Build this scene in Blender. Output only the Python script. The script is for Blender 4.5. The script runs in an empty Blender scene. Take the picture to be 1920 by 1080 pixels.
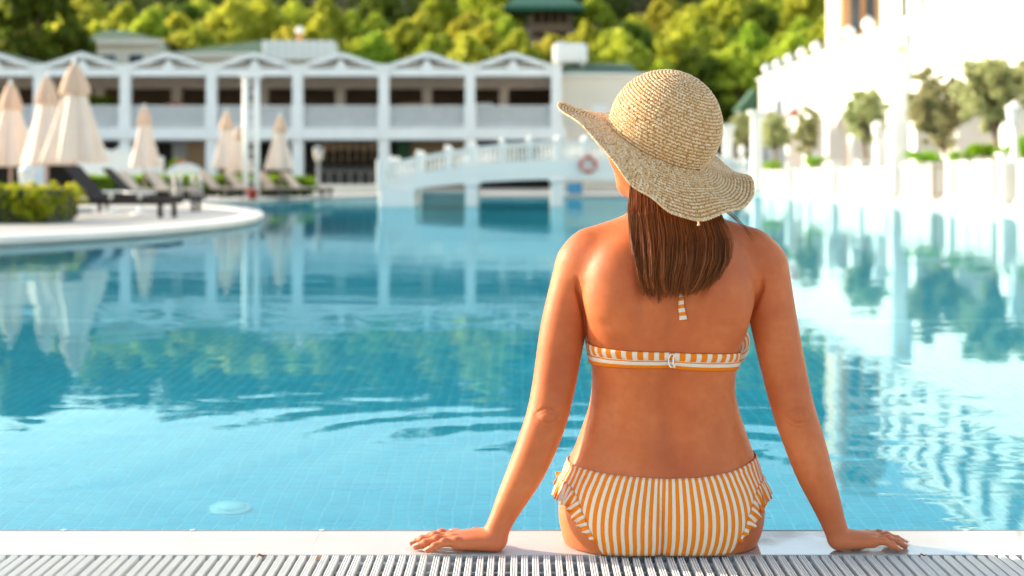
import bpy, math, random
import numpy as np
from mathutils import Vector
random.seed(7); rng = np.random.default_rng(7)
R = math.radians
SC = bpy.context.scene
COL = SC.collection
# ---------------------------------------------------------------- camera, light, exposure
FPX, CX0, HY, CAMZ = 2666.667, 980.0, 330.0, 0.68        # focal length in photo pixels, principal point, eye height
cam = bpy.data.cameras.new('camera'); camo = bpy.data.objects.new('camera', cam); COL.objects.link(camo)
camo.location = (0, 0, CAMZ); camo.rotation_euler = (R(90), 0, 0)
cam.lens = 50; cam.sensor_width = 36; cam.shift_x = -(CX0-960)/1920; cam.shift_y = -(540-HY)/1920
cam.clip_end = 3000; cam.clip_start = 0.05
cam.dof.use_dof = True; cam.dof.focus_distance = 2.58; cam.dof.aperture_fstop = 3.6
SC.camera = camo
SUN_AZ, SUN_EL = -68.0, 21.0                              # clockwise from +Y, height
world = bpy.data.worlds.new('World'); SC.world = world; world.use_nodes = True
wn = world.node_tree
sky = wn.nodes.new('ShaderNodeTexSky'); sky.sky_type = 'NISHITA'; sky.sun_disc = False
sky.sun_elevation = R(SUN_EL); sky.sun_rotation = R(SUN_AZ); sky.air_density = 1.0; sky.dust_density = 1.3; sky.ozone_density = 1.0
wn.links.new(sky.outputs[0], wn.nodes['Background'].inputs[0]); wn.nodes['Background'].inputs[1].default_value = 0.15
sl = bpy.data.lights.new('sun', 'SUN'); sl.energy = 2.6; sl.angle = R(0.6); sl.color = (1, .96, .90)
so = bpy.data.objects.new('sun', sl); COL.objects.link(so)
_d = Vector((math.sin(R(SUN_AZ))*math.cos(R(SUN_EL)), math.cos(R(SUN_AZ))*math.cos(R(SUN_EL)), math.sin(R(SUN_EL))))
so.rotation_euler = _d.to_track_quat('Z', 'Y').to_euler(); so.location = (-20, 10, 20)
vs = SC.view_settings; vs.view_transform = 'Standard'; vs.look = 'None'; vs.gamma = 1; vs.use_curve_mapping = False
vs.exposure = 1.66
vs.use_white_balance = True; vs.white_balance_temperature = 7900; vs.white_balance_tint = 6
cy = SC.cycles
cy.use_denoising = True; cy.max_bounces = 10; cy.transmission_bounces = 6; cy.transparent_max_bounces = 12
cy.diffuse_bounces = 4; cy.glossy_bounces = 4; cy.sample_clamp_indirect = 8; cy.caustics_reflective = False; cy.caustics_refractive = True
cy.blur_glossy = 0.5

# ---------------------------------------------------------------- helpers
def P(px, py, Y): return ((px-CX0)*Y/FPX, Y, CAMZ-(py-HY)*Y/FPX)
def G(px, py, z=0.0):
    Y = (CAMZ-z)*FPX/(py-HY); return ((px-CX0)*Y/FPX, Y)
def X(px, Y): return (px-CX0)*Y/FPX
def Z(py, Y): return CAMZ-(py-HY)*Y/FPX

class MB:
    def __init__(s): s.v = []; s.f = []; s.n = 0
    def add(s, v, f):
        v = np.asarray(v, float).reshape(-1, 3)
        s.f += [tuple(int(i)+s.n for i in q) for q in f]; s.v.append(v); s.n += len(v); return s
    def box(s, x0, x1, y0, y1, z0, z1):
        v = [(x, y, z) for z in (z0, z1) for y in (y0, y1) for x in (x0, x1)]
        return s.add(v, [(0,2,3,1),(4,5,7,6),(0,1,5,4),(2,6,7,3),(0,4,6,2),(1,3,7,5)])
    def cbox(s, x0, x1, y0, y1, z0, z1, c=.01):             # box with chamfered edges
        xs = (x0, x0+c, x1-c, x1)
        bm_v = []; idx = {}
        def pt(*p):
            if p not in idx: idx[p] = len(bm_v); bm_v.append(p)
            return idx[p]
        a, b = (x0, y0, z0), (x1, y1, z1); fs = []
        def q(*ps): fs.append(tuple(pt(*p) for p in ps))
        X0, Y0, Z0, X1, Y1, Z1 = x0, y0, z0, x1, y1, z1
        xi0, xi1, yi0, yi1, zi0, zi1 = x0+c, x1-c, y0+c, y1-c, z0+c, z1-c
        q((xi0,yi0,Z1),(xi1,yi0,Z1),(xi1,yi1,Z1),(xi0,yi1,Z1)); q((xi0,yi0,Z0),(xi0,yi1,Z0),(xi1,yi1,Z0),(xi1,yi0,Z0))
        q((xi0,Y0,zi0),(xi1,Y0,zi0),(xi1,Y0,zi1),(xi0,Y0,zi1)); q((xi0,Y1,zi0),(xi0,Y1,zi1),(xi1,Y1,zi1),(xi1,Y1,zi0))
        q((X0,yi0,zi0),(X0,yi0,zi1),(X0,yi1,zi1),(X0,yi1,zi0)); q((X1,yi0,zi0),(X1,yi1,zi0),(X1,yi1,zi1),(X1,yi0,zi1))
        for (ya, yb) in ((Y0, yi0), (Y1, yi1)):
            for (za, zb) in ((Z0, zi0), (Z1, zi1)): q((xi0,ya,zb),(xi1,ya,zb),(xi1,yb,za),(xi0,yb,za))
        for (xa, xb) in ((X0, xi0), (X1, xi1)):
            for (za, zb) in ((Z0, zi0), (Z1, zi1)): q((xa,yi0,zb),(xa,yi1,zb),(xb,yi1,za),(xb,yi0,za))
            for (ya, yb) in ((Y0, yi0), (Y1, yi1)): q((xa,yb,zi0),(xa,yb,zi1),(xb,ya,zi1),(xb,ya,zi0))
        for xa, xb in ((X0, xi0), (X1, xi1)):
            for ya, yb in ((Y0, yi0), (Y1, yi1)):
                for za, zb in ((Z0, zi0), (Z1, zi1)): q((xa,yb,zb),(xb,ya,zb),(xb,yb,za))
        return s.add(bm_v, fs)
    def prism(s, poly, z0, z1):
        n = len(poly); v = [(x, y, z0) for x, y in poly]+[(x, y, z1) for x, y in poly]
        return s.add(v, [tuple(range(n, 2*n)), tuple(range(n-1, -1, -1))]+[(i, (i+1) % n, (i+1) % n+n, i+n) for i in range(n)])
    def prism_y(s, poly, y0, y1):                            # polygon in xz, extruded along y
        n = len(poly); v = [(x, y0, z) for x, z in poly]+[(x, y1, z) for x, z in poly]
        return s.add(v, [tuple(range(n)), tuple(range(2*n-1, n-1, -1))]+[(i, i+n, (i+1) % n+n, (i+1) % n) for i in range(n)])
    def tube(s, pts, rad, n=8, cap=True):
        pts = np.asarray(pts, float); m = len(pts)
        rad = np.full(m, rad) if np.isscalar(rad) else np.asarray(rad, float)
        t = np.gradient(pts, axis=0); t /= np.linalg.norm(t, axis=1)[:, None]+1e-9
        up = np.array([0, 0, 1.]) if abs(t[0][2]) < .9 else np.array([1., 0, 0])
        v = []
        for i in range(m):
            a = np.cross(t[i], up); a /= np.linalg.norm(a)+1e-9; b = np.cross(t[i], a); up = -b if False else up
            for k in range(n):
                w = 2*math.pi*k/n; v.append(pts[i]+rad[i]*(math.cos(w)*a+math.sin(w)*b))
        f = [(i*n+k, i*n+(k+1) % n, (i+1)*n+(k+1) % n, (i+1)*n+k) for i in range(m-1) for k in range(n)]
        if cap: f += [tuple(range(n-1, -1, -1)), tuple(range((m-1)*n, m*n))]
        return s.add(v, f)
    def lathe(s, prof, c=(0, 0, 0), n=16, mod=None):         # prof: (r, z)
        v = []
        for j, (r, z) in enumerate(prof):
            for k in range(n):
                w = 2*math.pi*k/n; rr = r*(mod(w, j/(len(prof)-1)) if mod else 1)
                v.append((c[0]+rr*math.cos(w), c[1]+rr*math.sin(w), c[2]+z))
        m = len(prof); f = [(i*n+k, i*n+(k+1) % n, (i+1)*n+(k+1) % n, (i+1)*n+k) for i in range(m-1) for k in range(n)]
        f += [tuple(range(n-1, -1, -1)), tuple(range((m-1)*n, m*n))]
        return s.add(v, f)
    def rot(s, az, loc=(0, 0, 0)):
        c, d = math.cos(az), math.sin(az)
        s.v = [np.c_[a[:, 0]*c-a[:, 1]*d+loc[0], a[:, 0]*d+a[:, 1]*c+loc[1], a[:, 2]+loc[2]] for a in s.v]; return s
    def mesh(s, name, m, smooth=False):
        me = bpy.data.meshes.new(name); me.from_pydata(np.vstack(s.v).tolist(), [], s.f)
        if m: me.materials.append(m)
        if smooth: me.shade_smooth()
        return me
    def build(s, name, m, parent=None, smooth=False, loc=None):
        return link(name, s.mesh(name, m, smooth), parent, loc)
def link(name, me, parent=None, loc=None):
    o = bpy.data.objects.new(name, me); COL.objects.link(o)
    if parent: o.parent = parent
    if loc is not None: o.location = loc
    return o
def thing(name, label, cat, loc=(0, 0, 0), rz=0, group=None):
    o = bpy.data.objects.new(name, None); COL.objects.link(o); o.location = loc; o.rotation_euler = (0, 0, rz)
    o.empty_display_size = .1
    return tag(o, label, cat, group)
def tag(o, label=None, cat=None, group=None, kind=None):
    if label: o['label'] = label
    if cat: o['category'] = cat
    if group: o['group'] = group
    if kind: o['kind'] = kind
    return o
def dup(o, loc, label, rz=None, scale=None, group=None):
    r = o.copy(); COL.objects.link(r); r.location = loc; r['label'] = label
    if rz is not None: r.rotation_euler = (0, 0, rz)
    if scale is not None: r.scale = (scale,)*3 if np.isscalar(scale) else scale
    if group: r['group'] = group
    for ch in list(o.children):
        c = ch.copy(); COL.objects.link(c); c.parent = r
        for g in list(ch.children):
            d = g.copy(); COL.objects.link(d); d.parent = c
    return r

# ---------------------------------------------------------------- materials
class NT:
    def __init__(s, name):
        s.m = bpy.data.materials.new(name); s.m.use_nodes = True; s.t = s.m.node_tree
        s.b = s.t.nodes['Principled BSDF']; s.out = s.t.nodes['Material Output']
    def n(s, typ, **kw):
        x = s.t.nodes.new(typ)
        for k, v in kw.items():
            if k == 'ins':
                for a, b in v.items():
                    if hasattr(b, 'is_output'): s.t.links.new(b, x.inputs[a])
                    else: x.inputs[a].default_value = b
            else: setattr(x, k, v)
        return x
    def l(s, a, b): s.t.links.new(a, b)
    def set(s, **kw):
        for k, v in kw.items():
            i = s.b.inputs[k.replace('_', ' ')]
            if hasattr(v, 'is_output'): s.l(v, i)
            else: i.default_value = v
    def noise(s, scale, detail=3, rough=.5, vec=None, out='Fac', dist=0):
        x = s.n('ShaderNodeTexNoise', ins={'Scale': scale, 'Detail': detail, 'Roughness': rough, 'Distortion': dist})
        if vec is not None: s.l(vec, x.inputs['Vector'])
        return x.outputs[out]
    def coord(s, k='Object'): return s.n('ShaderNodeTexCoord').outputs[k]
    def ramp(s, fac, stops):
        x = s.n('ShaderNodeValToRGB'); s.l(fac, x.inputs[0]); e = x.color_ramp.elements
        while len(e) < len(stops): e.new(.5)
        for i, (p, c) in enumerate(stops):
            e[i].position = p; e[i].color = (*c, 1) if len(c) == 3 else c
        return x.outputs[0]
    def math(s, op, a, b=0.0, c=None):
        x = s.n('ShaderNodeMath', operation=op)
        for i, v in enumerate((a, b) if c is None else (a, b, c)):
            if hasattr(v, 'is_output'): s.l(v, x.inputs[i])
            else: x.inputs[i].default_value = v
        return x.outputs[0]
    def mix(s, fac, a, b):
        x = s.n('ShaderNodeMix', data_type='RGBA')
        for i, v in ((0, fac), (6, a), (7, b)):
            if hasattr(v, 'is_output'): s.l(v, x.inputs[i])
            else: x.inputs[i].default_value = (*v, 1) if isinstance(v, tuple) and len(v) == 3 else v
        return x.outputs[2]
    def bump(s, h, strength=.3, dist=.01, normal=None):
        x = s.n('ShaderNodeBump', ins={'Strength': strength, 'Distance': dist}); s.l(h, x.inputs['Height'])
        if normal is not None: s.l(normal, x.inputs['Normal'])
        return x.outputs[0]
def plain(name, c, rough=.6, var=.12, scale=3, bump=.1, metallic=0, coord='Object', spec=.5):
    t = NT(name); v = t.coord(coord)
    f = t.noise(scale, 5, .6, v)
    a = tuple(min(1, x*(1-var)) for x in c); b = tuple(min(1, x*(1+var)) for x in c)
    t.set(Base_Color=t.ramp(f, [(.3, a), (.7, b)]), Roughness=rough, Metallic=metallic)
    t.b.inputs['Specular IOR Level'].default_value = spec
    if bump: t.l(t.bump(t.noise(scale*8, 4, .6, v), bump, .01), t.b.inputs['Normal'])
    return t.m
M = {}
M['white'] = plain('white_paint', (.80, .81, .80), .5, .04, 1.2, .05)
M['white_cool'] = plain('pavilion_white_paint', (.74, .78, .80), .5, .05, 1.5, .05)
M['planter_frame'] = plain('planter_frame', (.44, .41, .37), .6, .06, 2, .1)
M['planter'] = plain('planter_panel_white', (.64, .635, .62), .55, .05, 2, .05)
M['cream'] = plain('cream_render', (.72, .68, .60), .7, .06, 1, .1)
M['brown_wall'] = plain('brown_wall', (.16, .10, .065), .7, .2, .6, .1)
M['tan_wall'] = plain('tan_wall', (.32, .22, .13), .8, .2, .6, .1)
M['dark'] = plain('dark_interior', (.02, .018, .02), .6, .4, 1, 0)  # near-black colour puts the shade of deep interiors into the back walls
M['green_roof'] = plain('green_roof', (.035, .095, .055), .9, .15, .8, .1)
M['grey_metal'] = plain('grey_metal', (.28, .29, .31), .4, .1, 4, .05)
M['steel'] = plain('polished_steel', (.34, .34, .36), .5, .05, 4, 0, metallic=1)
M['deck'] = plain('pale_stone_deck', (.40, .375, .35), .6, .08, .9, .1)
M['kerb'] = plain('pale_kerb_stone', (.74, .71, .67), .55, .06, 2, .1)
M['terracotta'] = plain('pink_paving', (.62, .45, .36), .7, .1, 1, .1)
M['wicker'] = plain('dark_wicker', (.028, .019, .017), .7, .4, 30, .3, spec=.15)
M['cushion'] = plain('beige_cushion', (.62, .50, .40), .85, .06, 5, .15)
M['canvas'] = plain('cream_canvas', (.78, .64, .55), .85, .05, 4, .15)
M['canvas_cap'] = plain('tan_canvas', (.66, .46, .34), .85, .06, 4, .15)
M['bark'] = plain('bark', (.20, .14, .10), .9, .3, 8, .6)
M['hillbark'] = plain('pine_bark', (.16, .085, .055), .9, .3, 3, .5)
M['peach'] = plain('peach_render', (.78, .58, .44), .7, .05, .5, .05)
M['orange_trim'] = plain('orange_render', (.72, .33, .12), .7, .08, 1, .05)
M['yellow'] = plain('pale_yellow_render', (.80, .78, .52), .7, .04, .5, .05)
M['palegreen'] = plain('pale_green_render', (.62, .74, .52), .7, .04, .5, .05)
M['paleblue'] = plain('pale_blue_render', (.66, .76, .80), .7, .04, .5, .05)
M['glassdark'] = plain('dark_window_glass', (.05, .07, .09), .08, .3, .5, 0)
M['glassblue'] = plain('blue_glass', (.03, .22, .42), .1, .3, .5, 0)
M['red'] = plain('red_paint', (.55, .06, .03), .5, .1, 3, .05)
M['ringred'] = plain('faded_red_ring', (.62, .16, .12), .5, .08, 3, .05)
M['gold'] = plain('gold_paint', (.75, .45, .08), .35, .1, 3, 0)

def leafmat(name, c1, c2, c3, rough=.55, trans=.58):
    t = NT(name)
    r = t.n('ShaderNodeNewGeometry').outputs['Random Per Island']
    oi = t.n('ShaderNodeObjectInfo').outputs['Random']
    c = t.ramp(r, [(.0, c1), (.5, c2), (1, c3)])
    hs = t.n('ShaderNodeHueSaturation'); t.l(c, hs.inputs['Color'])
    t.l(t.math('MULTIPLY_ADD', oi, .05, .475), hs.inputs['Hue']); t.l(t.math('MULTIPLY_ADD', oi, .3, .92), hs.inputs['Value'])
    t.set(Base_Color=hs.outputs[0], Roughness=rough); t.b.inputs['Specular IOR Level'].default_value = .2
    tr = t.n('ShaderNodeBsdfTranslucent'); t.l(hs.outputs[0], tr.inputs[0])
    mx = t.n('ShaderNodeMixShader', ins={0: trans}); t.l(t.b.outputs[0], mx.inputs[1]); t.l(tr.outputs[0], mx.inputs[2]); t.l(mx.outputs[0], t.out.inputs[0])
    return t.m
M['pine_a'] = leafmat('yellow_green_needles', (.30, .33, .04), (.54, .56, .07), (.70, .68, .11))
M['pine_b'] = leafmat('mid_green_needles', (.20, .29, .03), (.40, .49, .055), (.56, .60, .09))
M['pine_c'] = leafmat('dark_green_needles', (.05, .08, .012), (.12, .17, .02), (.2, .26, .035))
M['pine_d'] = leafmat('shaded_slope_needles', (.012, .028, .006), (.03, .06, .010), (.07, .11, .018))  # slope's shade put into the needle colour, so the pool mirrors it dark
M['olive'] = leafmat('olive_leaves', (.30, .32, .14), (.46, .48, .24), (.60, .60, .36), .6, .6)
M['hedge'] = leafmat('hedge_leaves', (.10, .22, .01), (.2, .38, .015), (.36, .50, .03))
M['hedge_yellow'] = leafmat('yellow_red_hedge_leaves', (.16, .28, .012), (.34, .44, .02), (.52, .40, .05))
M['redflower'] = leafmat('red_flowers', (.4, .02, .02), (.6, .04, .04), (.1, .16, .03))
# ---------------------------------------------------------------- pool
WATER_Z = -0.004
POOL_Z = -1.35
EDGE_Y = 2.735
def water_material():
    t = NT('pool_water'); t.t.nodes.remove(t.b)
    gp = t.n('ShaderNodeNewGeometry').outputs['Position']
    mp = t.n('ShaderNodeMapping'); mp.inputs['Scale'].default_value = (.55, 1.0, 1); t.l(gp, mp.inputs['Vector'])
    n1 = t.noise(1.5, 2, .45, mp.outputs[0], dist=.5)
    n2 = t.noise(6.0, 2, .5, mp.outputs[0], dist=.8)
    n3 = t.noise(.32, 1, .5, gp)                              # calmer and livelier patches
    patch = t.ramp(n3, [(.38, (.25,)*3), (.62, (1,)*3)])
    # rings spreading from the legs in the water
    sep = t.n('ShaderNodeSeparateXYZ'); t.l(gp, sep.inputs[0])
    dx = t.math('SUBTRACT', sep.outputs[0], .27); dy = t.math('SUBTRACT', sep.outputs[1], 3.1)
    d = t.math('SQRT', t.math('ADD', t.math('MULTIPLY', dx, dx), t.math('MULTIPLY', dy, dy)))
    dw = t.math('ADD', d, t.math('MULTIPLY', n1, .5))
    ring = t.math('SINE', t.math('MULTIPLY', dw, 22.0))
    fall = t.ramp(t.math('MULTIPLY', d, .25), [(0, (1,)*3), (.25, (.55,)*3), (.55, (0,)*3)])
    ring = t.math('MULTIPLY', ring, fall)
    h = t.math('ADD', t.math('MULTIPLY', t.math('MULTIPLY', n1, .0042), patch), t.math('MULTIPLY', t.math('MULTIPLY', n2, .0010), patch))
    h = t.math('ADD', h, t.math('MULTIPLY', ring, .00062))
    b = t.bump(h, 1.0, 1.0)
    fr = t.n('ShaderNodeFresnel', ins={'IOR': 1.33}); t.l(b, fr.inputs['Normal'])
    gl = t.n('ShaderNodeBsdfGlossy', ins={'Roughness': .0, 'Color': (.66, .93, 1, 1)}); t.l(b, gl.inputs['Normal'])
    rf = t.n('ShaderNodeBsdfRefraction', ins={'Roughness': .0, 'IOR': 1.33, 'Color': (.52, .97, 1, 1)}); t.l(b, rf.inputs['Normal'])
    tp = t.n('ShaderNodeBsdfTransparent', ins={0: (.9, .98, 1, 1)})
    m0 = t.n('ShaderNodeMixShader', ins={0: .16}); t.l(rf.outputs[0], m0.inputs[1]); t.l(tp.outputs[0], m0.inputs[2])
    mx = t.n('ShaderNodeMixShader'); t.l(t.math('MULTIPLY', fr.outputs[0], .72), mx.inputs[0]); t.l(m0.outputs[0], mx.inputs[1]); t.l(gl.outputs[0], mx.inputs[2])
    t.l(mx.outputs[0], t.out.inputs[0]); return t.m
M['water'] = water_material()
TP = .05
def floor_material():
    t = NT('pool_floor_mosaic'); gp = t.n('ShaderNodeNewGeometry').outputs['Position']
    br = t.n('ShaderNodeTexBrick', offset=0, squash=1); t.l(gp, br.inputs['Vector'])
    for k, v in {'Scale': 1.0, 'Mortar Size': .0018, 'Mortar Smooth': .3, 'Brick Width': TP, 'Row Height': TP, 'Bias': 0}.items(): br.inputs[k].default_value = v
    br.inputs['Color1'].default_value = (.0, .48, .63, 1); br.inputs['Color2'].default_value = (.0, .54, .69, 1); br.inputs['Mortar'].default_value = (.52, .84, .88, 1)
    n = t.noise(.8, 3, .5, gp)
    t.set(Base_Color=t.mix(t.math('MULTIPLY', n, .35), br.outputs[0], (.0, .41, .57)), Roughness=.4); return t.m
M['poolfloor'] = floor_material()
def tile_material(name, a, b):
    t = NT(name); r = t.n('ShaderNodeNewGeometry').outputs['Random Per Island']; o = t.n('ShaderNodeObjectInfo').outputs['Random']
    f = t.math('FRACT', t.math('ADD', r, o))
    t.set(Base_Color=t.ramp(f, [(0, a), (1, b)]), Roughness=.3); return t.m
M['tile'] = tile_material('turquoise_mosaic_tile', (.0, .47, .62), (.0, .55, .70))
M['grout'] = plain('pale_grout', (.52, .84, .88), .8, .05, 3, .05)

# water: one sheet with the near groove line as its edge
XR = 9.2                                                     # right bank
wm = MB().add([(-70, EDGE_Y, WATER_Z), (XR+.05, EDGE_Y, WATER_Z), (XR+.05, 61, WATER_Z), (-70, 61, WATER_Z)], [(0, 1, 2, 3)])
tag(wm.build('water', M['water']), kind='structure')
fl = tag(MB().box(-70, XR, EDGE_Y, 61, POOL_Z-.2, POOL_Z-.004).build('pool_floor', M['poolfloor']), kind='structure')
pw = MB(); pw.box(-40, XR+.3, EDGE_Y-.12, EDGE_Y+.0004, POOL_Z, -.03)
tag(pw.build('pool_wall', M['poolfloor']), kind='structure')
# mosaic tiles on the floor in front of the sitter
gx0, gx1, gy0, gy1 = -3.4, 3.9, 3.45, 8.2
nx, ny = int((gx1-gx0)/TP), int((gy1-gy0)/TP)
grout = MB().box(gx0, gx1, gy0, gy1, POOL_Z-.003, POOL_Z-.0005); g_o = grout.build('grout_bed', M['grout'], fl)
ti = MB().cbox(-.0232, .0232, -.0232, .0232, -.002, .0010, .0004).mesh('tile', M['tile'])
cells = [(gx0+(i+.5)*TP, gy0+(j+.5)*TP) for i in range(nx) for j in range(ny)]
cells.sort(key=lambda c: (c[1] + .35*abs(c[0]+.35)))
light_xy = (-.895, 4.34)
cells = [c for c in cells if math.hypot(c[0]-light_xy[0], c[1]-light_xy[1]) > .052]
for (x, y) in cells[:300]: link('tile', ti, fl, (x, y, POOL_Z))
rest = np.array(cells[300:]); k = len(rest)
bv = np.array([(x, y, z) for z in (-.001, .0010) for y in (-.0232, .0232) for x in (-.0232, .0232)])
V = (bv[None]+np.c_[rest, np.full(k, POOL_Z)][:, None]).reshape(-1, 3)
fq = np.array([(4,5,7,6),(0,1,5,4),(2,6,7,3),(0,4,6,2),(1,3,7,5)]); F = (fq[None]+8*np.arange(k)[:, None, None]).reshape(-1, 4)
me = bpy.data.meshes.new('tiles'); me.from_pydata(V.tolist(), [], F.tolist()); me.materials.append(M['tile'])
tag(link('mosaic_tiles', me, fl), kind='stuff')
pl = thing('pool_light', 'round white lamp cover on the mosaic floor of the pool', 'pool light', (light_xy[0], light_xy[1], POOL_Z))
MB().lathe([(.066, 0), (.066, .006), (.058, .012), (.05, .012)], n=32).build('rim', M['white'], pl, True)
MB().lathe([(.049, .005), (.047, .014), (.03, .022), (.004, .025)], n=32).build('lens', plain('pale_lens', (.75, .85, .85), .2, .02), pl, True)

# coping tiles, groove, clips
def coping_mat():
    t = NT('wet_pale_coping'); gp = t.n('ShaderNodeNewGeometry').outputs['Position']
    sep = t.n('ShaderNodeSeparateXYZ'); t.l(gp, sep.inputs[0])
    n = t.noise(2.2, 4, .6, gp); wet = t.math('ADD', n, t.math('MULTIPLY', t.math('SUBTRACT', sep.outputs[0], .5), .25))
    w = t.ramp(wet, [(.46, (0,)*3), (.58, (1,)*3)])
    oi = t.n('ShaderNodeObjectInfo').outputs['Random']
    c = t.ramp(t.noise(7, 4, .6, gp), [(.3, (.45, .43, .415)), (.7, (.50, .48, .465))])
    c = t.mix(t.math('MULTIPLY', w, .45), c, (.34, .30, .28))
    c = t.mix(t.math('MULTIPLY', oi, .03), c, (.46, .44, .42))
    t.set(Base_Color=c, Roughness=t.math('MULTIPLY_ADD', w, -.36, .40))
    hb = t.math('ADD', t.math('MULTIPLY', t.noise(60, 3, .6, gp), t.math('SUBTRACT', 1.0, w)), t.math('MULTIPLY', t.noise(5, 2, .5, gp), 3.0))
    t.l(t.bump(hb, .25, .002), t.b.inputs['Normal']); t.b.inputs['Coat Weight'].default_value = .0
    t.l(w, t.b.inputs['Coat Weight']); t.b.inputs['Coat Roughness'].default_value = .03
    return t.m
M['coping'] = coping_mat()
COPW = .2475
cp = MB().box(-14, 12, 2.535, 2.735, -.30, -.012).build('pool_edge', M['white']); tag(cp, kind='structure')
ct = MB().cbox(.00004, COPW-.00004, 2.554, 2.7225, -.0118, 0, .0002).mesh('tile', M['coping'])
x845 = X(845, 2.727)
for k in range(-11, 9): link('tile', ct, cp, (x845+k*COPW, 0, 0))
MB().box(-14, 12, 2.7225, 2.7345, -.0115, -.0004).build('edge_strip', plain('grey_edge_strip', (.16, .17, .19), .5, .1, 9, .05), cp)
cl = MB(); cl.box(-.0022, .0022, 2.7245, 2.7335, -.0003, .0016); cl.box(-.0052, .0052, 2.7275, 2.7305, -.0003, .0014)
clm = cl.mesh('clip', M['white'])
for k in range(-11, 9): link('clip', clm, cp, (x845+k*COPW, 0, 0))

# overflow grate
M['grate'] = plain('white_plastic_grate', (.66, .66, .64), .45, .05, 6, .05)
M['channel'] = plain('stained_channel', (.34, .33, .29), .7, .25, 12, .2)
gr = thing('overflow_grate', 'long white slatted overflow grate along the near edge of the pool', 'drain grate', (0, 2.30, 0))
gr.location = (0, 0, 0)
MB().box(-14, 12, 2.28, 2.2995, -.15, -.001).box(-14, 12, 2.28, 2.5345, -.15, -.11).build('channel', M['channel'], gr)
MB().box(-14, 12, 2.522, 2.5345, -.11, -.024).build('ledge', M['cream'], gr)
for yy in (2.515, 2.42, 2.325):
    MB().tube([(-14, yy, -.026), (12, yy, -.026)], .0062, 10).build('support_bar', M['grate'], gr, True)
sm = MB(); sm.cbox(-.0059, .0059, 2.302, 2.5535, -.017, -.0022, .0012)
for rx in (-.0041, 0, .0041): sm.cbox(rx-.0012, rx+.0012, 2.303, 2.5525, -.0023, -.0002, .0005)
sme = sm.mesh('slat', M['grate'])
SP = .0199
for k in range(-148, 148):
    o = link('slat', sme, gr, (k*SP+.004+random.uniform(-.0002, .0002), 0, random.uniform(-.0003, .0001))); o.rotation_euler = (0, 0, random.uniform(-.0007, .0007))
deckn = MB().box(-14, 14, -12, 2.279, -.3, -.0015).build('near_deck', M['deck']); tag(deckn, kind='structure')

# little dead leaves on the grate
def scrap(px, py, c, label, cat, rz, s=1.0):
    x, y = G(px, py, .003)
    mb = MB(); pts = [(-.006*s, 0, .002), (-.002*s, .0022*s, .006), (.003*s, 0, .003), (.008*s, -.001*s, .005)]
    mb.tube(pts, [.0006, .0016*s, .0015*s, .0005], 6)
    o = mb.build('leaf_scrap', c, None, True, (x, y, 0)); o.rotation_euler = (0, 0, rz); tag(o, label, cat)
mrd = plain('dry_red_leaf', (.22, .03, .03), .6, .3, 50); mor = plain('dry_orange_leaf', (.5, .2, .06), .6, .3, 50)
scrap(489, 1043, mrd, 'curled dark red leaf scrap lying on the slatted grate left of the woman', 'leaf', .4, 1.3)
scrap(596, 1049, mor, 'tiny orange leaf scrap between slats, left of the left hand', 'leaf', 1.0)
scrap(1730, 1042, mrd, 'small brown leaf scrap on the grate beyond the right hand', 'leaf', .2)
# ---------------------------------------------------------------- person: one smooth body from blended volumes
def smin(a, b, k):
    h = np.clip(.5+.5*(b-a)/k, 0, 1); return b*(1-h)+a*h-k*h*(1-h)
def rcone(p, a, b, ra, rb):
    a = np.asarray(a, np.float32); b = np.asarray(b, np.float32); ab = b-a; pa = p-a
    t = np.clip((pa@ab)/(ab@ab), 0, 1); return np.linalg.norm(pa-t[:, None]*ab, axis=1)-(ra+(rb-ra)*t)
def ell(p, c, r, ax=None):
    q = p-np.asarray(c, np.float32)
    if ax is not None: q = q@np.asarray(ax, np.float32).T
    r = np.asarray(r, np.float32); k0 = np.linalg.norm(q/r, axis=1); k1 = np.linalg.norm(q/(r*r), axis=1)+1e-9
    return k0*(k0-1)/k1
def hermite(xs, ys, xn):
    xs = np.asarray(xs, float); ys = np.asarray(ys, float); m = np.gradient(ys, xs)
    i = np.clip(np.searchsorted(xs, xn)-1, 0, len(xs)-2); h = xs[i+1]-xs[i]; t = np.clip((xn-xs[i])/h, 0, 1)
    return (2*t**3-3*t**2+1)*ys[i]+(t**3-2*t**2+t)*h*m[i]+(-2*t**3+3*t**2)*ys[i+1]+(t**3-t**2)*h*m[i+1]
LEV = [  # photo row, left, right, centre Y, half depth
 (1052,1118,1378,2.665,.070),(1025,1070,1405,2.662,.112),(985,1053,1424,2.66,.128),(940,1050,1429,2.66,.128),(900,1054,1427,2.66,.119),
 (870,1064,1419,2.662,.108),(840,1077,1409,2.664,.099),(800,1092,1395,2.662,.090),(760,1105,1383,2.658,.085),(720,1110,1377,2.652,.087),
 (690,1109,1380,2.648,.092),(650,1104,1386,2.644,.099),(610,1098,1398,2.640,.104),(570,1094,1404,2.640,.106),(530,1096,1404,2.642,.103),
 (490,1104,1396,2.646,.097),(460,1122,1382,2.650,.087),(435,1155,1352,2.655,.074),(405,1195,1312,2.66,.060),(380,1205,1300,2.665,.050)]
lz = np.array([Z(l[0], l[3]) for l in LEV]); lcx = np.array([X((l[1]+l[2])/2, l[3]) for l in LEV])
la = np.array([(l[2]-l[1])/2*l[3]/FPX for l in LEV]); lcy = np.array([l[3] for l in LEV]); lb = np.array([l[4] for l in LEV])
ZN = np.linspace(lz[0], lz[-1], 200); TCX, TA, TCY, TB = (hermite(lz, q, ZN).astype(np.float32) for q in (lcx, la, lcy, lb))
def tz(z): return [np.interp(z, ZN, q) for q in (TCX, TA, TCY, TB)]
HC = np.array(P(1231, 266, 2.668)); HF = np.array((-.72, .69, -.03)); HF /= np.linalg.norm(HF)
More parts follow.
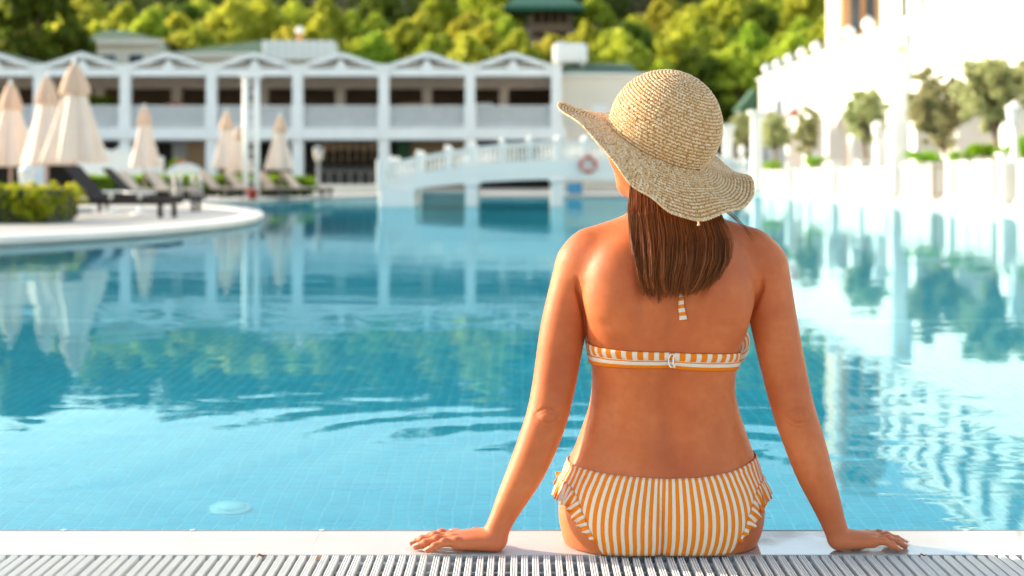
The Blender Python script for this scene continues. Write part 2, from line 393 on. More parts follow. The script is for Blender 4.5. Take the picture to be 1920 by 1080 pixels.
HS = np.cross(HF, (0, 0, 1)); HS /= np.linalg.norm(HS); HU = np.cross(HS, HF); HAX = np.array([HF, HS, HU])
def hp(f, s, u): return HC+HF*f+HS*s+HU*u
def torso(p):
    z = p[:, 2]; cx, a, cyy, b = tz(z); dx = (p[:, 0]-cx)/a; dy = (p[:, 1]-cyy)/b
    n = 2.35; k = (np.abs(dx)**n+np.abs(dy)**n)**(1/n)
    rr = np.sqrt((p[:, 0]-cx)**2+(p[:, 1]-cyy)**2)+1e-6
    d = np.where(k > .05, rr*(1-1/np.maximum(k, .05)), -np.minimum(a, b))*.9
    d = np.maximum(d, np.maximum(lz[0]-.0-z, z-lz[-1]))
    for sx in (-1, 1):                                       # seat, shoulder blades, muscles along the spine, chest
        d = smin(d, ell(p, P(1240+sx*84, 962, 2.622), (.094, .094, .098)), .03)
        d = smin(d, ell(p, P(1252+sx*88, 545, 2.590), (.052, .040, .080)), .06)
        d = smin(d, ell(p, P(1252+sx*92, 640, 2.742), (.058, .062, .056)), .03)
        d = smin(d, ell(p, P(1250+sx*42, 800, 2.612), (.036, .034, .14)), .04)
        d = smin(d, rcone(p, P(1254+sx*22, 424, 2.660), P(1257+sx*146, 466, 2.648), .036, .040), .04)
    d = smin(d, rcone(p, P(1258, 450, 2.675), P(1240, 330, 2.672), .060, .053), .03)
    # spine furrow and small hollows, only on the back
    back = np.clip((cyy-.02-p[:, 1])/.03, 0, 1); xx = p[:, 0]-X(1256, 2.56)
    zz = np.clip((z-Z(880, 2.56))/.06, 0, 1)*np.clip((Z(470, 2.56)-z)/.12, 0, 1)
    d = d+back*zz*(.0040*np.exp(-(xx/.016)**2)+.006*np.exp(-(xx/.038)**2))
    for sx in (-1, 1):
        q = (p[:, 0]-X(1246+sx*36, 2.56))**2/.010**2+(z-Z(868, 2.56))**2/.012**2; d = d+back*.0022*np.exp(-q)
        q = np.abs((p[:, 0]-X(1254, 2.56))*sx-.046-.10*(z-Z(600, 2.56)))       # inner edge of the shoulder blade
        d = d+back*.0045*np.exp(-(q/.011)**2)*np.exp(-((z-Z(560, 2.56))/.05)**2)
        q = ((p[:, 0]-X(1252+sx*100, 2.56))/.03)**2+((z-Z(608, 2.55))/.010)**2
        d = d+back*.0020*np.exp(-q)
    q = (p[:, 0]-X(1240, 2.55))**2/.008**2; d = d+back*.009*np.exp(-q)*np.clip((Z(915, 2.56)-z)/.05, 0, 1)
    # waist creases at the flanks
    return d
ARMS = []
for s, sh, md, el0, el, fa, fb, fc, wr in (
  (-1, (1087,500,2.648,.0462), (1057,615,2.642,.0430), (1036,735,2.630,.0395), (1027,776,2.622,.0385), (1010,826,2.612,.0372), (986,884,2.602,.0338), (957,940,2.592,.0268), (936,984,2.585,.0205)),
  (1, (1431,500,2.648,.0466), (1453,615,2.642,.0432), (1479,735,2.630,.0400), (1490,776,2.622,.0388), (1507,826,2.612,.0375), (1526,884,2.602,.0338), (1548,940,2.592,.0272), (1564,984,2.585,.0215))):
    ARMS.append((s, [(P(*q[:3]), q[3]) for q in (sh, md, el0, el, fa, fb, fc, wr)]))
def hand_def(s, sc, ang):
    w = np.array(ARMS[0 if s < 0 else 1][1][-1][0]); c, d = math.cos(ang), math.sin(ang)
    F_ = np.array((s*c, d, 0)); S_ = np.array((-s*d, c, 0))   # F towards the fingertips, S away from the camera (thumb side)
    base = np.array((w[0]+s*.006, w[1]-.002, 0))
    def q(f, t, z): return base+sc*(F_*f+S_*t)+np.array((0, 0, z))
    fing = []
    for (kf, kt, ln, spread, r) in ((.083, .027, .070, .16, .0088), (.089, .008, .078, .03, .0090), (.084, -.011, .071, -.09, .0086), (.074, -.028, .056, -.24, .0076)):
        a = q(kf, kt, .019)
        def st(u, z): return q(kf+ln*u*math.cos(spread), kt+ln*u*math.sin(spread), z)
        pts = [a, st(.42, .0205), st(.74, .0135), st(1, .0070)]
        fing.append((pts, [r*1.12*sc, r*1.02*sc, r*.92*sc, r*.74*sc]))
    th = [q(.018, .020, .020), q(.045, .046, .019), q(.068, .062, .012), q(.088, .070, .008)]
    fing.append((th, [.0135*sc, .0115*sc, .0105*sc, .0085*sc]))
    return w, q, fing, sc
HANDS = [hand_def(-1, .93, .10), hand_def(1, .80, .16)]
def hand(p, H):
    w, q, fing, sc = H
    d = rcone(p, w, q(.004, -.002, .023), .0205*sc, .0215*sc)
    d = smin(d, rcone(p, q(.0, -.012, .017), q(.074, -.028, .0165), .0165*sc, .0105*sc), .012)
    d = smin(d, rcone(p, q(.0, .0, .022), q(.084, -.011, .019), .0180*sc, .0112*sc), .012)
    d = smin(d, rcone(p, q(.0, .004, .022), q(.089, .008, .0200), .0180*sc, .0118*sc), .012)
    d = smin(d, rcone(p, q(.006, .012, .020), q(.083, .027, .019), .0170*sc, .0112*sc), .012)
    for pts, r in fing:
        f = rcone(p, pts[0], pts[1], r[0], r[1])
        for i in (1, 2): f = smin(f, rcone(p, pts[i], pts[i+1], r[i], r[i+1]), .003)
        for i in (1, 2): f = smin(f, ell(p, pts[i], (r[i]*1.10,)*3), .003)
        d = smin(d, f, .0045)
    for pts, r in fing[:4]:                                  # knuckle heads and tendons on the back of the hand
        d = smin(d, ell(p, np.array(pts[0])+(0, 0, .003), (r[0]*.95,)*3), .006)
    return d
def arm(p, A):
    s, pt = A; d = None; C_ = np.array([q[0] for q in pt]); r_ = np.array([q[1] for q in pt])
    L_ = np.r_[0, np.cumsum(np.linalg.norm(np.diff(C_, axis=0), axis=1))]; tt = np.linspace(0, L_[-1], 27)
    C_ = np.stack([hermite(L_, C_[:, i], tt) for i in range(3)], 1); r_ = hermite(L_, r_, tt)
    for i in range(26):
        f = rcone(p, C_[i], C_[i+1], r_[i], r_[i+1]); d = f if d is None else np.minimum(d, f)
    e = np.array(pt[3][0])
    d = smin(d, ell(p, e+(s*-.000, -.030, -.002), (.013, .012, .015)), .014)       # point of the elbow
    # skin folds round the elbow
    for dz, w, dp in ((.016, .0022, .0034), (.0095, .0018, .0020), (-.010, .0026, .0026), (-.0185, .002, .0014)):
        r2 = ((p[:, 0]-e[0])/.021)**2
        zc = e[2]+dz-.010*r2*np.sign(dz)
        d = d+dp*np.exp(-((p[:, 2]-zc)/w)**2)*np.exp(-r2**2)*(p[:, 1] < e[1]-.01)
    return d
def head(p):
    d = ell(p, hp(-.010, 0, .022), (.094, .076, .094), HAX)
    d = smin(d, ell(p, hp(.030, 0, -.040), (.060, .056, .062), HAX), .03)
    d = smin(d, ell(p, hp(.067, 0, -.082), (.022, .023, .018), HAX), .025)
    for s in (-1, 1):
        d = smin(d, ell(p, hp(.055, s*.036, -.022), (.026, .022, .022), HAX), .02)
        d = smin(d, ell(p, hp(-.005, s*.074, -.012), (.018, .008, .030), HAX), .006)
        d = -smin(-d, ell(p, hp(.092, s*.031, .008), (.014, .017, .011), HAX), .012)
        d = smin(d, ell(p, hp(.074, s*.031, .008), (.0125,)*3), .002)
    d = smin(d, rcone(p, hp(.080, 0, .012), hp(.106, 0, -.024), .007, .0095), .010)
    for s in (-1, 1): d = smin(d, ell(p, hp(.096, s*.010, -.028), (.008, .007, .006), HAX), .005)
    d = smin(d, ell(p, hp(.086, 0, -.051), (.010, .024, .0055), HAX), .004)
    d = smin(d, ell(p, hp(.084, 0, -.061), (.010, .021, .0062), HAX), .004)
    return d
def legs(p):
    d = None
    for s, x0, xk in ((-1, 1158, 1150), (1, 1326, 1335)):
        hipp = P(x0, 958, 2.66); kn = (X(xk, 2.66)+s*.01, 3.10, .045); ank = (X(xk, 2.66)+s*.03, 3.13, -.36)
        f = rcone(p, hipp, kn, .083, .054)
        c = rcone(p, kn, ((kn[0]+ank[0])/2, kn[1]-.004, -.10), .054, .052); c = smin(c, rcone(p, ((kn[0]+ank[0])/2, kn[1]-.004, -.10), ank, .052, .031), .02)
        f = smin(f, c, .03)
        c = rcone(p, ank, (ank[0], ank[1]-.03, ank[2]-.03), .031, .028); c = smin(c, rcone(p, (ank[0], ank[1]-.02, ank[2]-.035), (ank[0]+s*.02, ank[1]+.13, ank[2]-.075), .029, .018), .02)
        for k in range(5):
            c = smin(c, rcone(p, (ank[0]+s*(.005+.011*(k-2)*-1)+s*.012, ank[1]+.12, ank[2]-.074), (ank[0]+s*(.022-.013*(k-2)), ank[1]+.165-.006*k, ank[2]-.082), .010, .009-.0008*k), .004)
        f = smin(f, c, .02)
        d = f if d is None else np.minimum(d, f)
    return d
def body(p):
    p = np.asarray(p, np.float32); d = np.full(len(p), .2, np.float32)
    def put(mask, fn, k):
        if mask.any():
            f = fn(p[mask]); d[mask] = smin(d[mask], f, k).astype(np.float32)
    big = .06
    xc = X(1250, 2.65)
    m = (np.abs(p[:, 0]-xc) < .30) & (p[:, 1] < 2.95) & (p[:, 2] < .72); d[m] = torso(p[m])
    put((p[:, 1] > 2.55) & (p[:, 2] < .22) & (np.abs(p[:, 0]-xc) < .3), legs, .03)
    put((p[:, 2] > .5) & (np.abs(p[:, 0]-xc) < .25), head, .022)
    for A, H in zip(ARMS, HANDS):
        side = (p[:, 0] < xc) if A[0] < 0 else (p[:, 0] > xc)
        m = side & (p[:, 1] < 2.8) & (p[:, 2] > -.03) & (p[:, 2] < .65)
        if m.any():
            q = p[m]; a = arm(q, A)
            kk = .034-.031*np.clip((.492-q[:, 2])/.035, 0, 1); d[m] = smin(d[m], a, kk).astype(np.float32)
        m = side & (p[:, 1] < 2.75) & (p[:, 2] < .10) & (p[:, 2] > -.03) & (np.abs(p[:, 0]-H[0][0]) < .21)
        put(m, lambda q, H=H: hand(q, H), .010)
    for s in (-1, 1):                                        # fold where the upper arm lies against the trunk
        xl0, xl1 = (1082, 1098) if s < 0 else (1430, 1408); z0, z1 = Z(545, 2.6), Z(626, 2.6)
        t_ = np.clip((z0-p[:, 2])/(z0-z1), -.6, 1.3); xl = X(xl0+(xl1-xl0)*np.sin(np.clip(t_, 0, 1)*1.57), 2.6)
        w_ = np.clip((t_+.35)/.45, 0, 1)*np.clip((1.25-t_)/.2, 0, 1)*np.clip((2.635-p[:, 1])/.02, 0, 1)
        d = d+(.011*w_*np.exp(-((p[:, 0]-xl)/.0036)**2)).astype(np.float32)
    near = p[:, 1] < 2.728                                   # rests on the coping
    d = np.where(near, -smin(-d, p[:, 2]-.0008, .0015), d)
    return d.astype(np.float32)
def surface(f, lo, hi, h, blk=8, slack=1.6):
    lo = np.array(lo); n = np.ceil((np.array(hi)-lo)/h/blk).astype(int); N = n*blk+1
    D = np.full(N, .2, np.float32)
    bi = np.stack(np.meshgrid(*[np.arange(k) for k in n], indexing='ij'), -1).reshape(-1, 3)
    cen = lo+(bi+.5)*blk*h; dc = f(cen); act = np.abs(dc) < blk*h*.866*slack
    off = np.stack(np.meshgrid(*[np.arange(blk+1)]*3, indexing='ij'), -1).reshape(-1, 3)
    ins = bi[(~act) & (dc < 0)]
    for b in ins: D[b[0]*blk:b[0]*blk+blk+1, b[1]*blk:b[1]*blk+blk+1, b[2]*blk:b[2]*blk+blk+1] = -.2
    A = bi[act]
    for c0 in range(0, len(A), 600):
        a = A[c0:c0+600]; idx = (a[:, None]*blk+off[None]).reshape(-1, 3)
        D[idx[:, 0], idx[:, 1], idx[:, 2]] = f(lo+idx*h)
    st = np.array([N[1]*N[2], N[2], 1]); Dr = D.ravel(); cid = []; pos = []; quads = []
    for ax in range(3):
        sl0 = [slice(None)]*3; sl1 = [slice(None)]*3; sl0[ax] = slice(0, -1); sl1[ax] = slice(1, None)
        neg = D < 0; cr = np.argwhere(neg[tuple(sl0)] != neg[tuple(sl1)])
        o = [(1, 2), (2, 0), (0, 1)][ax]
        cr = cr[(cr[:, o[0]] > 0) & (cr[:, o[1]] > 0)]
        g = cr@st; a, b = Dr[g], Dr[g+st[ax]]; t = a/(a-b); pp = cr.astype(float); pp[:, ax] += t
        e1, e2 = st[o[0]], st[o[1]]; c4 = np.stack([g-e1-e2, g-e2, g, g-e1], 1)
        c4 = np.where((a < 0)[:, None], c4, c4[:, ::-1])
        quads.append(c4); cid.append(c4.ravel()); pos.append(np.repeat(pp, 4, 0))
    quads = np.vstack(quads); cid = np.concatenate(cid); pos = np.vstack(pos)
    u, inv = np.unique(cid, return_inverse=True); cnt = np.bincount(inv)
    V = np.stack([np.bincount(inv, pos[:, i])/cnt for i in range(3)], 1)*h+lo
    Q = np.searchsorted(u, quads)
    for _ in range(2):                                       # pull the vertices onto the surface
        e = .0012; d0 = f(V); g = np.stack([(f(V+np.eye(3)[i]*e)-f(V-np.eye(3)[i]*e))/(2*e) for i in range(3)], 1)
        V = V-np.clip(d0, -h*.6, h*.6)[:, None]*g/np.maximum((g*g).sum(1), .3)[:, None]
    return V, Q
def npmesh(name, V, Q, m, smooth=True, uv=None):
    me = bpy.data.meshes.new(name); me.vertices.add(len(V)); me.vertices.foreach_set('co', np.asarray(V, np.float32).ravel())
    Q = np.asarray(Q); k = Q.shape[1]; me.loops.add(Q.size); me.loops.foreach_set('vertex_index', Q.ravel().astype(np.int32))
    me.polygons.add(len(Q)); me.polygons.foreach_set('loop_start', np.arange(0, Q.size, k, dtype=np.int32))
    me.polygons.foreach_set('loop_total', np.full(len(Q), k, np.int32)); me.update(calc_edges=True)
    if uv is not None:
        l = me.uv_layers.new(name='UVMap'); l.data.foreach_set('uv', np.asarray(uv, np.float32)[Q.ravel()].ravel())
    me.materials.append(m)
    if smooth: me.shade_smooth()
    me.validate(); return me
def skin_material():
    t = NT('tanned_skin'); v = t.n('ShaderNodeNewGeometry').outputs['Position']
    n1 = t.noise(6.5, 5, .6, v); n2 = t.noise(55, 4, .6, v); n3 = t.noise(420, 2, .5, v)
    c = t.ramp(n1, [(.3, (.44, .092, .028)), (.5, (.55, .135, .042)), (.7, (.66, .195, .074))])
    c = t.mix(t.math('MULTIPLY', t.ramp(n2, [(.45, (0,)*3), (.75, (1,)*3)]), .3), c, (.42, .09, .024))
    # hands, elbows a little redder: by place on the body
    sep = t.n('ShaderNodeSeparateXYZ'); t.l(v, sep.inputs[0])
    low = t.ramp(sep.outputs[2], [(0, (1,)*3), (.07, (0,)*3)]); side = t.math('GREATER_THAN', t.math('ABSOLUTE', t.math('SUBTRACT', sep.outputs[0], .262)), .24)
    c = t.mix(t.math('MULTIPLY', t.math('MULTIPLY', low, side), .5), c, (.54, .17, .09))
    # a few moles
    vo = t.n('ShaderNodeTexVoronoi', ins={'Scale': 17.0}); t.l(v, vo.inputs['Vector'])
    sc_ = t.n('ShaderNodeSeparateColor'); t.l(vo.outputs['Color'], sc_.inputs[0])
    mole = t.math('MULTIPLY', t.math('LESS_THAN', vo.outputs['Distance'], t.math('MULTIPLY', sc_.outputs[1], .028)), t.math('GREATER_THAN', sc_.outputs[0], .80))
    c = t.mix(t.math('MULTIPLY', mole, .7), c, (.10, .03, .02))
    t.set(Base_Color=c, Roughness=t.math('MULTIPLY_ADD', n2, .16, .44))
    b = t.b; b.inputs['Subsurface Weight'].default_value = .18; b.inputs['Subsurface Radius'].default_value = (.6, .22, .1); b.inputs['Subsurface Scale'].default_value = .012
    b.inputs['Specular IOR Level'].default_value = .32; b.inputs['Sheen Weight'].default_value = .04; b.inputs['Sheen Roughness'].default_value = .4
    vf = t.n('ShaderNodeTexVoronoi', ins={'Scale': 700.0}); t.l(v, vf.inputs['Vector'])
    hb = t.math('ADD', t.math('MULTIPLY', n3, .6), t.math('ADD', t.math('MULTIPLY', vf.outputs['Distance'], .5), t.math('MULTIPLY', n2, 1.2)))
    t.l(t.bump(hb, .35, .0009), b.inputs['Normal']); return t.m
M['skin'] = skin_material()
Vb, Qb = surface(body, (-.27, 2.44, -.50), (.76, 3.34, .92), .0034)
person = link('person', npmesh('body', Vb, Qb, M['skin']))
tag(person, 'woman in an orange striped bikini sitting on the pool edge, leaning on both hands', 'person')
for s in (-1, 1):
    e = MB(); c = hp(.0765, s*.031, .008); e.lathe([(.0115*math.sin(a), -.0115*math.cos(a)) for a in np.linspace(.05, 3.09, 14)], c, 20)
    e.build('eye', plain('eye_white', (.8, .78, .76), .1, .02), person, True)
    e = MB(); e.tube([hp(.082+.004*math.cos(u*2), s*(.016+.032*(u+1)/2), .026+.004*math.cos(u*1.6)) for u in np.linspace(-1, 1, 8)], .0022, 6)
    e.build('eyebrow', plain('brow_brown', (.06, .03, .018), .7), person, True)

# fingernails
nail = plain('fingernail', (.72, .42, .34), .25, .04, 5, 0)
for w, q, fing, sc in HANDS:
    for pts, r in fing:
        a, b = np.array(pts[-2]), np.array(pts[-1]); dirn = (b-a)/np.linalg.norm(b-a); side = np.cross(dirn, (0, 0, 1)); side /= np.linalg.norm(side); up = np.cross(side, dirn)
        vv = []; n_ = 7
        for i in range(6):
            for j in range(n_):
                u = i/5; th = (j/(n_-1)-.5)*1.9; rad = r[-1]*1.05+.0004; wv = 1-.25*(u > .9)
                vv.append(b+dirn*(-.006+.0125*u)+side*math.sin(th*wv)*rad*.93+up*(math.cos(th*wv)*rad*(1-.18*u*u)))
        ff = [(i*n_+j, i*n_+j+1, (i+1)*n_+j+1, (i+1)*n_+j) for i in range(5) for j in range(n_-1)]
        MB().add(vv, ff).build('fingernail', nail, person, True)

# ---------------------------------------------------------------- bikini
def cast(th, z, off):                                        # surface of the trunk from its axis
    th = np.asarray(th, float); z = np.asarray(z, float); cx, a, cyy, b = tz(z); lo = np.zeros_like(th); hi = np.full_like(th, .34)
    dx, dy = np.sin(th), -np.cos(th)
    for _ in range(22):
        m = (lo+hi)/2; q = np.stack([cx+dx*m, cyy+dy*m, z], 1).astype(np.float32)
        t_ = torso(q); lg = legs(q); lg = lg+2*np.clip(np.abs(th)-1.75, 0, 1); t_ = np.where(z < .2, smin(t_, lg, .03), t_)
        ins = t_ < off; lo = np.where(ins, m, lo); hi = np.where(ins, hi, m)
    return np.stack([cx+dx*lo, cyy+dy*lo, z], 1)
def stripes(name, kind):
    t = NT(name); uv = t.n('ShaderNodeUVMap').outputs[0]; sep = t.n('ShaderNodeSeparateXYZ'); t.l(uv, sep.inputs[0]); u, v = sep.outputs[0], sep.outputs[1]
    def st(x, p, duty=.5): return t.math('LESS_THAN', t.math('FRACT', t.math('DIVIDE', x, p)), duty)
    if kind == 'bottom': f = st(u, .0142, .55)
    elif kind == 'tie': f = st(u, .0135, .5)
    elif kind == 'ruffle': f = st(u, .0135, .55)
    else:
        lower = t.math('MAXIMUM', t.math('LESS_THAN', v, .22), t.math('MULTIPLY', t.math('GREATER_THAN', v, .40), t.math('LESS_THAN', v, .47)))
        f = t.mix(t.math('GREATER_THAN', v, .52), lower, st(u, .0190, .55))
    nz = t.noise(900, 2, .5, t.coord('Object'))
    c = t.mix(f, (.80, .74, .66), (.92, .225, .006))
    c = t.mix(t.math('MULTIPLY', nz, .08), c, (.6, .3, .08))
    t.set(Base_Color=c, Roughness=.75); t.b.inputs['Sheen Weight'].default_value = .05; t.b.inputs['Specular IOR Level'].default_value = .25
    w = t.n('ShaderNodeTexWave', ins={'Scale': 260.0}); t.l(t.coord('Object'), w.inputs[0])
    t.l(t.bump(t.math('ADD', t.noise(70, 3, .6, t.coord('Object')), t.math('MULTIPLY', w.outputs['Fac'], .2)), .35, .0012), t.b.inputs['Normal'])
    tr = t.n('ShaderNodeBsdfTranslucent'); t.l(c, tr.inputs[0]); mx = t.n('ShaderNodeMixShader', ins={0: .18})
    t.l(t.b.outputs[0], mx.inputs[1]); t.l(tr.outputs[0], mx.inputs[2]); t.l(mx.outputs[0], t.out.inputs[0])
    return t.m
def ring_sheet(name, th, zlo, zhi, nv, offf, m, closed=True, thick=.0009, jitter=None):
    T = len(th); W = np.linspace(0, 1, nv); rows = []; uvs = []
    mid = cast(th, (zlo+zhi)/2, .003); seg = np.linalg.norm(np.diff(mid[:, :2], axis=0), axis=1); u = np.r_[0, np.cumsum(seg)]; u -= np.interp(0, th, u)
    for w in W:
        z = zlo+(zhi-zlo)*w; rows.append(cast(th, z, offf(w, th, u))); uvs.append(np.c_[u, np.full(T, w)])
    V = np.vstack(rows); UV = np.vstack(uvs); Q = [(j*T+i, j*T+i+1, (j+1)*T+i+1, (j+1)*T+i) for j in range(nv-1) for i in range(T-1)]
    return npmesh(name, V, np.array(Q), m, True, UV), V.reshape(nv, T, 3), u
thr = np.linspace(-math.pi, math.pi, 720)
deg = np.degrees(thr)
zt = np.interp(deg, [-180, -150, -110, -85, -40, 0, 40, 85, 110, 150, 180], [.385, .425, .39, .3725, .3655, .3625, .3600, .3540, .375, .425, .385])
zb = np.interp(deg, [-180, -150, -110, -85, -40, 0, 40, 85, 110, 150, 180], [.350, .325, .325, .3335, .3345, .3345, .3290, .3230, .320, .325, .350])
me, _, _ = ring_sheet('band', thr, zb, zt, 21, lambda w, th, u: .0016+.0022*abs(math.sin(w*math.pi*2))**.6+.0006*np.sin(u*140+w*9)*math.exp(-((w-.5)/.15)**2), stripes('orange_white_band_cloth', 'top'))
bt = link('bikini_top', me, person)
sol = bt.modifiers.new('s', 'SOLIDIFY'); sol.thickness = .0012; sol.offset = 1
zwb = np.interp(deg, [-180, -95, -75, -45, -15, 0, 25, 50, 75, 95, 180], [.135, .150, .149, .1425, .1375, .1365, .1385, .1455, .1580, .1630, .135])
zlb = np.interp(np.abs(deg), [0, 43, 45, 47.5, 52, 59, 67, 78, 98, 110, 130, 150, 180], [.003, .004, .015, .038, .068, .098, .114, .119, .120, .112, .085, .06, .045])
me, VB, ub = ring_sheet('briefs', thr, zlb, zwb, 26, lambda w, th, u: .0022+.0013*math.exp(-((w-.93)/.06)**2)+.0008*np.sin(u*46+w*5)*(w < .9)*np.clip((np.abs(th)-.8)*2, 0, 1), stripes('orange_white_briefs_cloth', 'bottom'))
bb = link('bikini_bottom', me, person); sol = bb.modifiers.new('s', 'SOLIDIFY'); sol.thickness = .0012; sol.offset = 1
for s in (-1, 1):
    mk = (deg*s > 46.2) & (deg*s < 104); idx = np.where(mk)[0]; base = VB[0][idx]; n_ = len(idx)
    base_f = np.array([np.interp(np.linspace(0, n_-1, 320), np.arange(n_), base[:, i]) for i in range(3)]).T
    ang = np.interp(np.linspace(0, n_-1, 320), np.arange(n_), thr[idx]); tgt = np.linspace(0, 1, 320)
    nrm = np.stack([np.sin(ang), -np.cos(ang), 0*ang], 1); rows = []; uvs = []
    L = np.r_[0, np.cumsum(np.linalg.norm(np.diff(base_f, axis=0), axis=1))]
    env = np.sin(np.clip(tgt*8, 0, math.pi/2))*np.sin(np.clip((1-tgt)*8, 0, math.pi/2))
    tan = np.gradient(base_f, axis=0); tan /= np.linalg.norm(tan, axis=1)[:, None]
    if tan[len(tan)//2][2] < 0: pass
    outd = np.cross(nrm, tan); outd /= np.linalg.norm(outd, axis=1)[:, None]; outd *= np.sign(outd@np.array([s, 0, -.45]))[:, None]
    ph = L*330+1.6*np.sin(L*60)
    for w in np.linspace(0, 1, 9):
        wave = np.sin(ph+w*.8)*w
        rows.append(base_f+nrm*(.0012+(.010+.009*np.clip((np.abs(ang)-1.0)/.3, 0, 1))*w-.005*w*w+.0036*wave)[:, None]*np.where(w > 0, 1, 1)+outd*((-.001+.034*w+.0016*np.sin(ph*.5+1)*w)*env)[:, None]+tan*(.0022*np.cos(ph+w*.8)*w)[:, None])
        uvs.append(np.c_[L*1.0, np.full(320, w)])
    V = np.vstack(rows); Q = [(j*320+i, j*320+i+1, (j+1)*320+i+1, (j+1)*320+i) for j in range(8) for i in range(319)]
    o = link('ruffle', npmesh('ruffle', V, np.array(Q), stripes('ruffle_cloth', 'ruffle'), True, np.vstack(uvs)), bb)
    sol = o.modifiers.new('s', 'SOLIDIFY'); sol.thickness = .0009
# clasp
cz = .3485; c0 = cast(np.array([math.radians(3.5)]), np.array([cz]), .006)[0]
mb = MB()
pts = [(c0[0]+.0065*math.cos(a), c0[1]-.001, cz+.012*math.sin(a)) for a in np.linspace(.5, 2*math.pi-.5, 18)]
mb.tube(pts, .0013, 8); mb.tube([(c0[0]+.005, c0[1]-.001, cz-.013), (c0[0]+.0015, c0[1]-.0025, cz-.004), (c0[0]+.002, c0[1]-.0025, cz+.006), (c0[0]+.006, c0[1]-.001, cz+.0125)], .0014, 8)
mb.build('clasp', plain('white_plastic_clasp', (.8, .78, .76), .3, .02), bt, True)
# loose tie end hanging from under the hair
pxs = [(1282,500,.006),(1279,530,.0065),(1277,555,.0075),(1277,575,.010),(1280,592,.0125),(1281,600,.0135)]
vv = []; uu = []; acc = 0; prev = None
for k in range(31):
    t_ = k/30*5; i = min(int(t_), 4); f = t_-i; a, b = pxs[i], pxs[i+1]; px, py, w = (a[j]*(1-f)+b[j]*f for j in range(3))
    z = Z(py, 2.535); x = X(px, 2.535); lo_, hi_ = 2.45, 2.66
    for _ in range(20):
        m_ = (lo_+hi_)/2
        if torso(np.array([[x, m_, z]], np.float32))[0] > .003: lo_ = m_
        else: hi_ = m_
    y = min(lo_, 2.60)
    if prev is not None: acc += math.dist(prev, (x, z))
    prev = (x, z)
    for j, s_ in enumerate((-1, -.33, .33, 1)): vv.append((x+s_*w/2, y-.001-.0012*(1-s_*s_), z+s_*.0008)); uu.append((acc, j/3))
Q = [(k*4+j, k*4+j+1, k*4+j+5, k*4+j+4) for k in range(30) for j in range(3)]
o = link('tie_end', npmesh('tie_end', vv, np.array(Q), stripes('tie_cloth', 'tie'), True, uu), bt); sol = o.modifiers.new('s', 'SOLIDIFY'); sol.thickness = .001
# neck strap of the halter
mb = MB()
for s in (-1, 1):
    mb.tube([P(1250+s*80, 600, 2.80), P(1252+s*72, 500, 2.765), P(1250+s*62, 425, 2.72), P(1250+s*58, 392, 2.66), P(1252+s*30, 398, 2.602), P(1262, 404, 2.592)], .0035, 6)
mb.build('neck_strap', stripes('strap_cloth', 'tie'), bt, True)

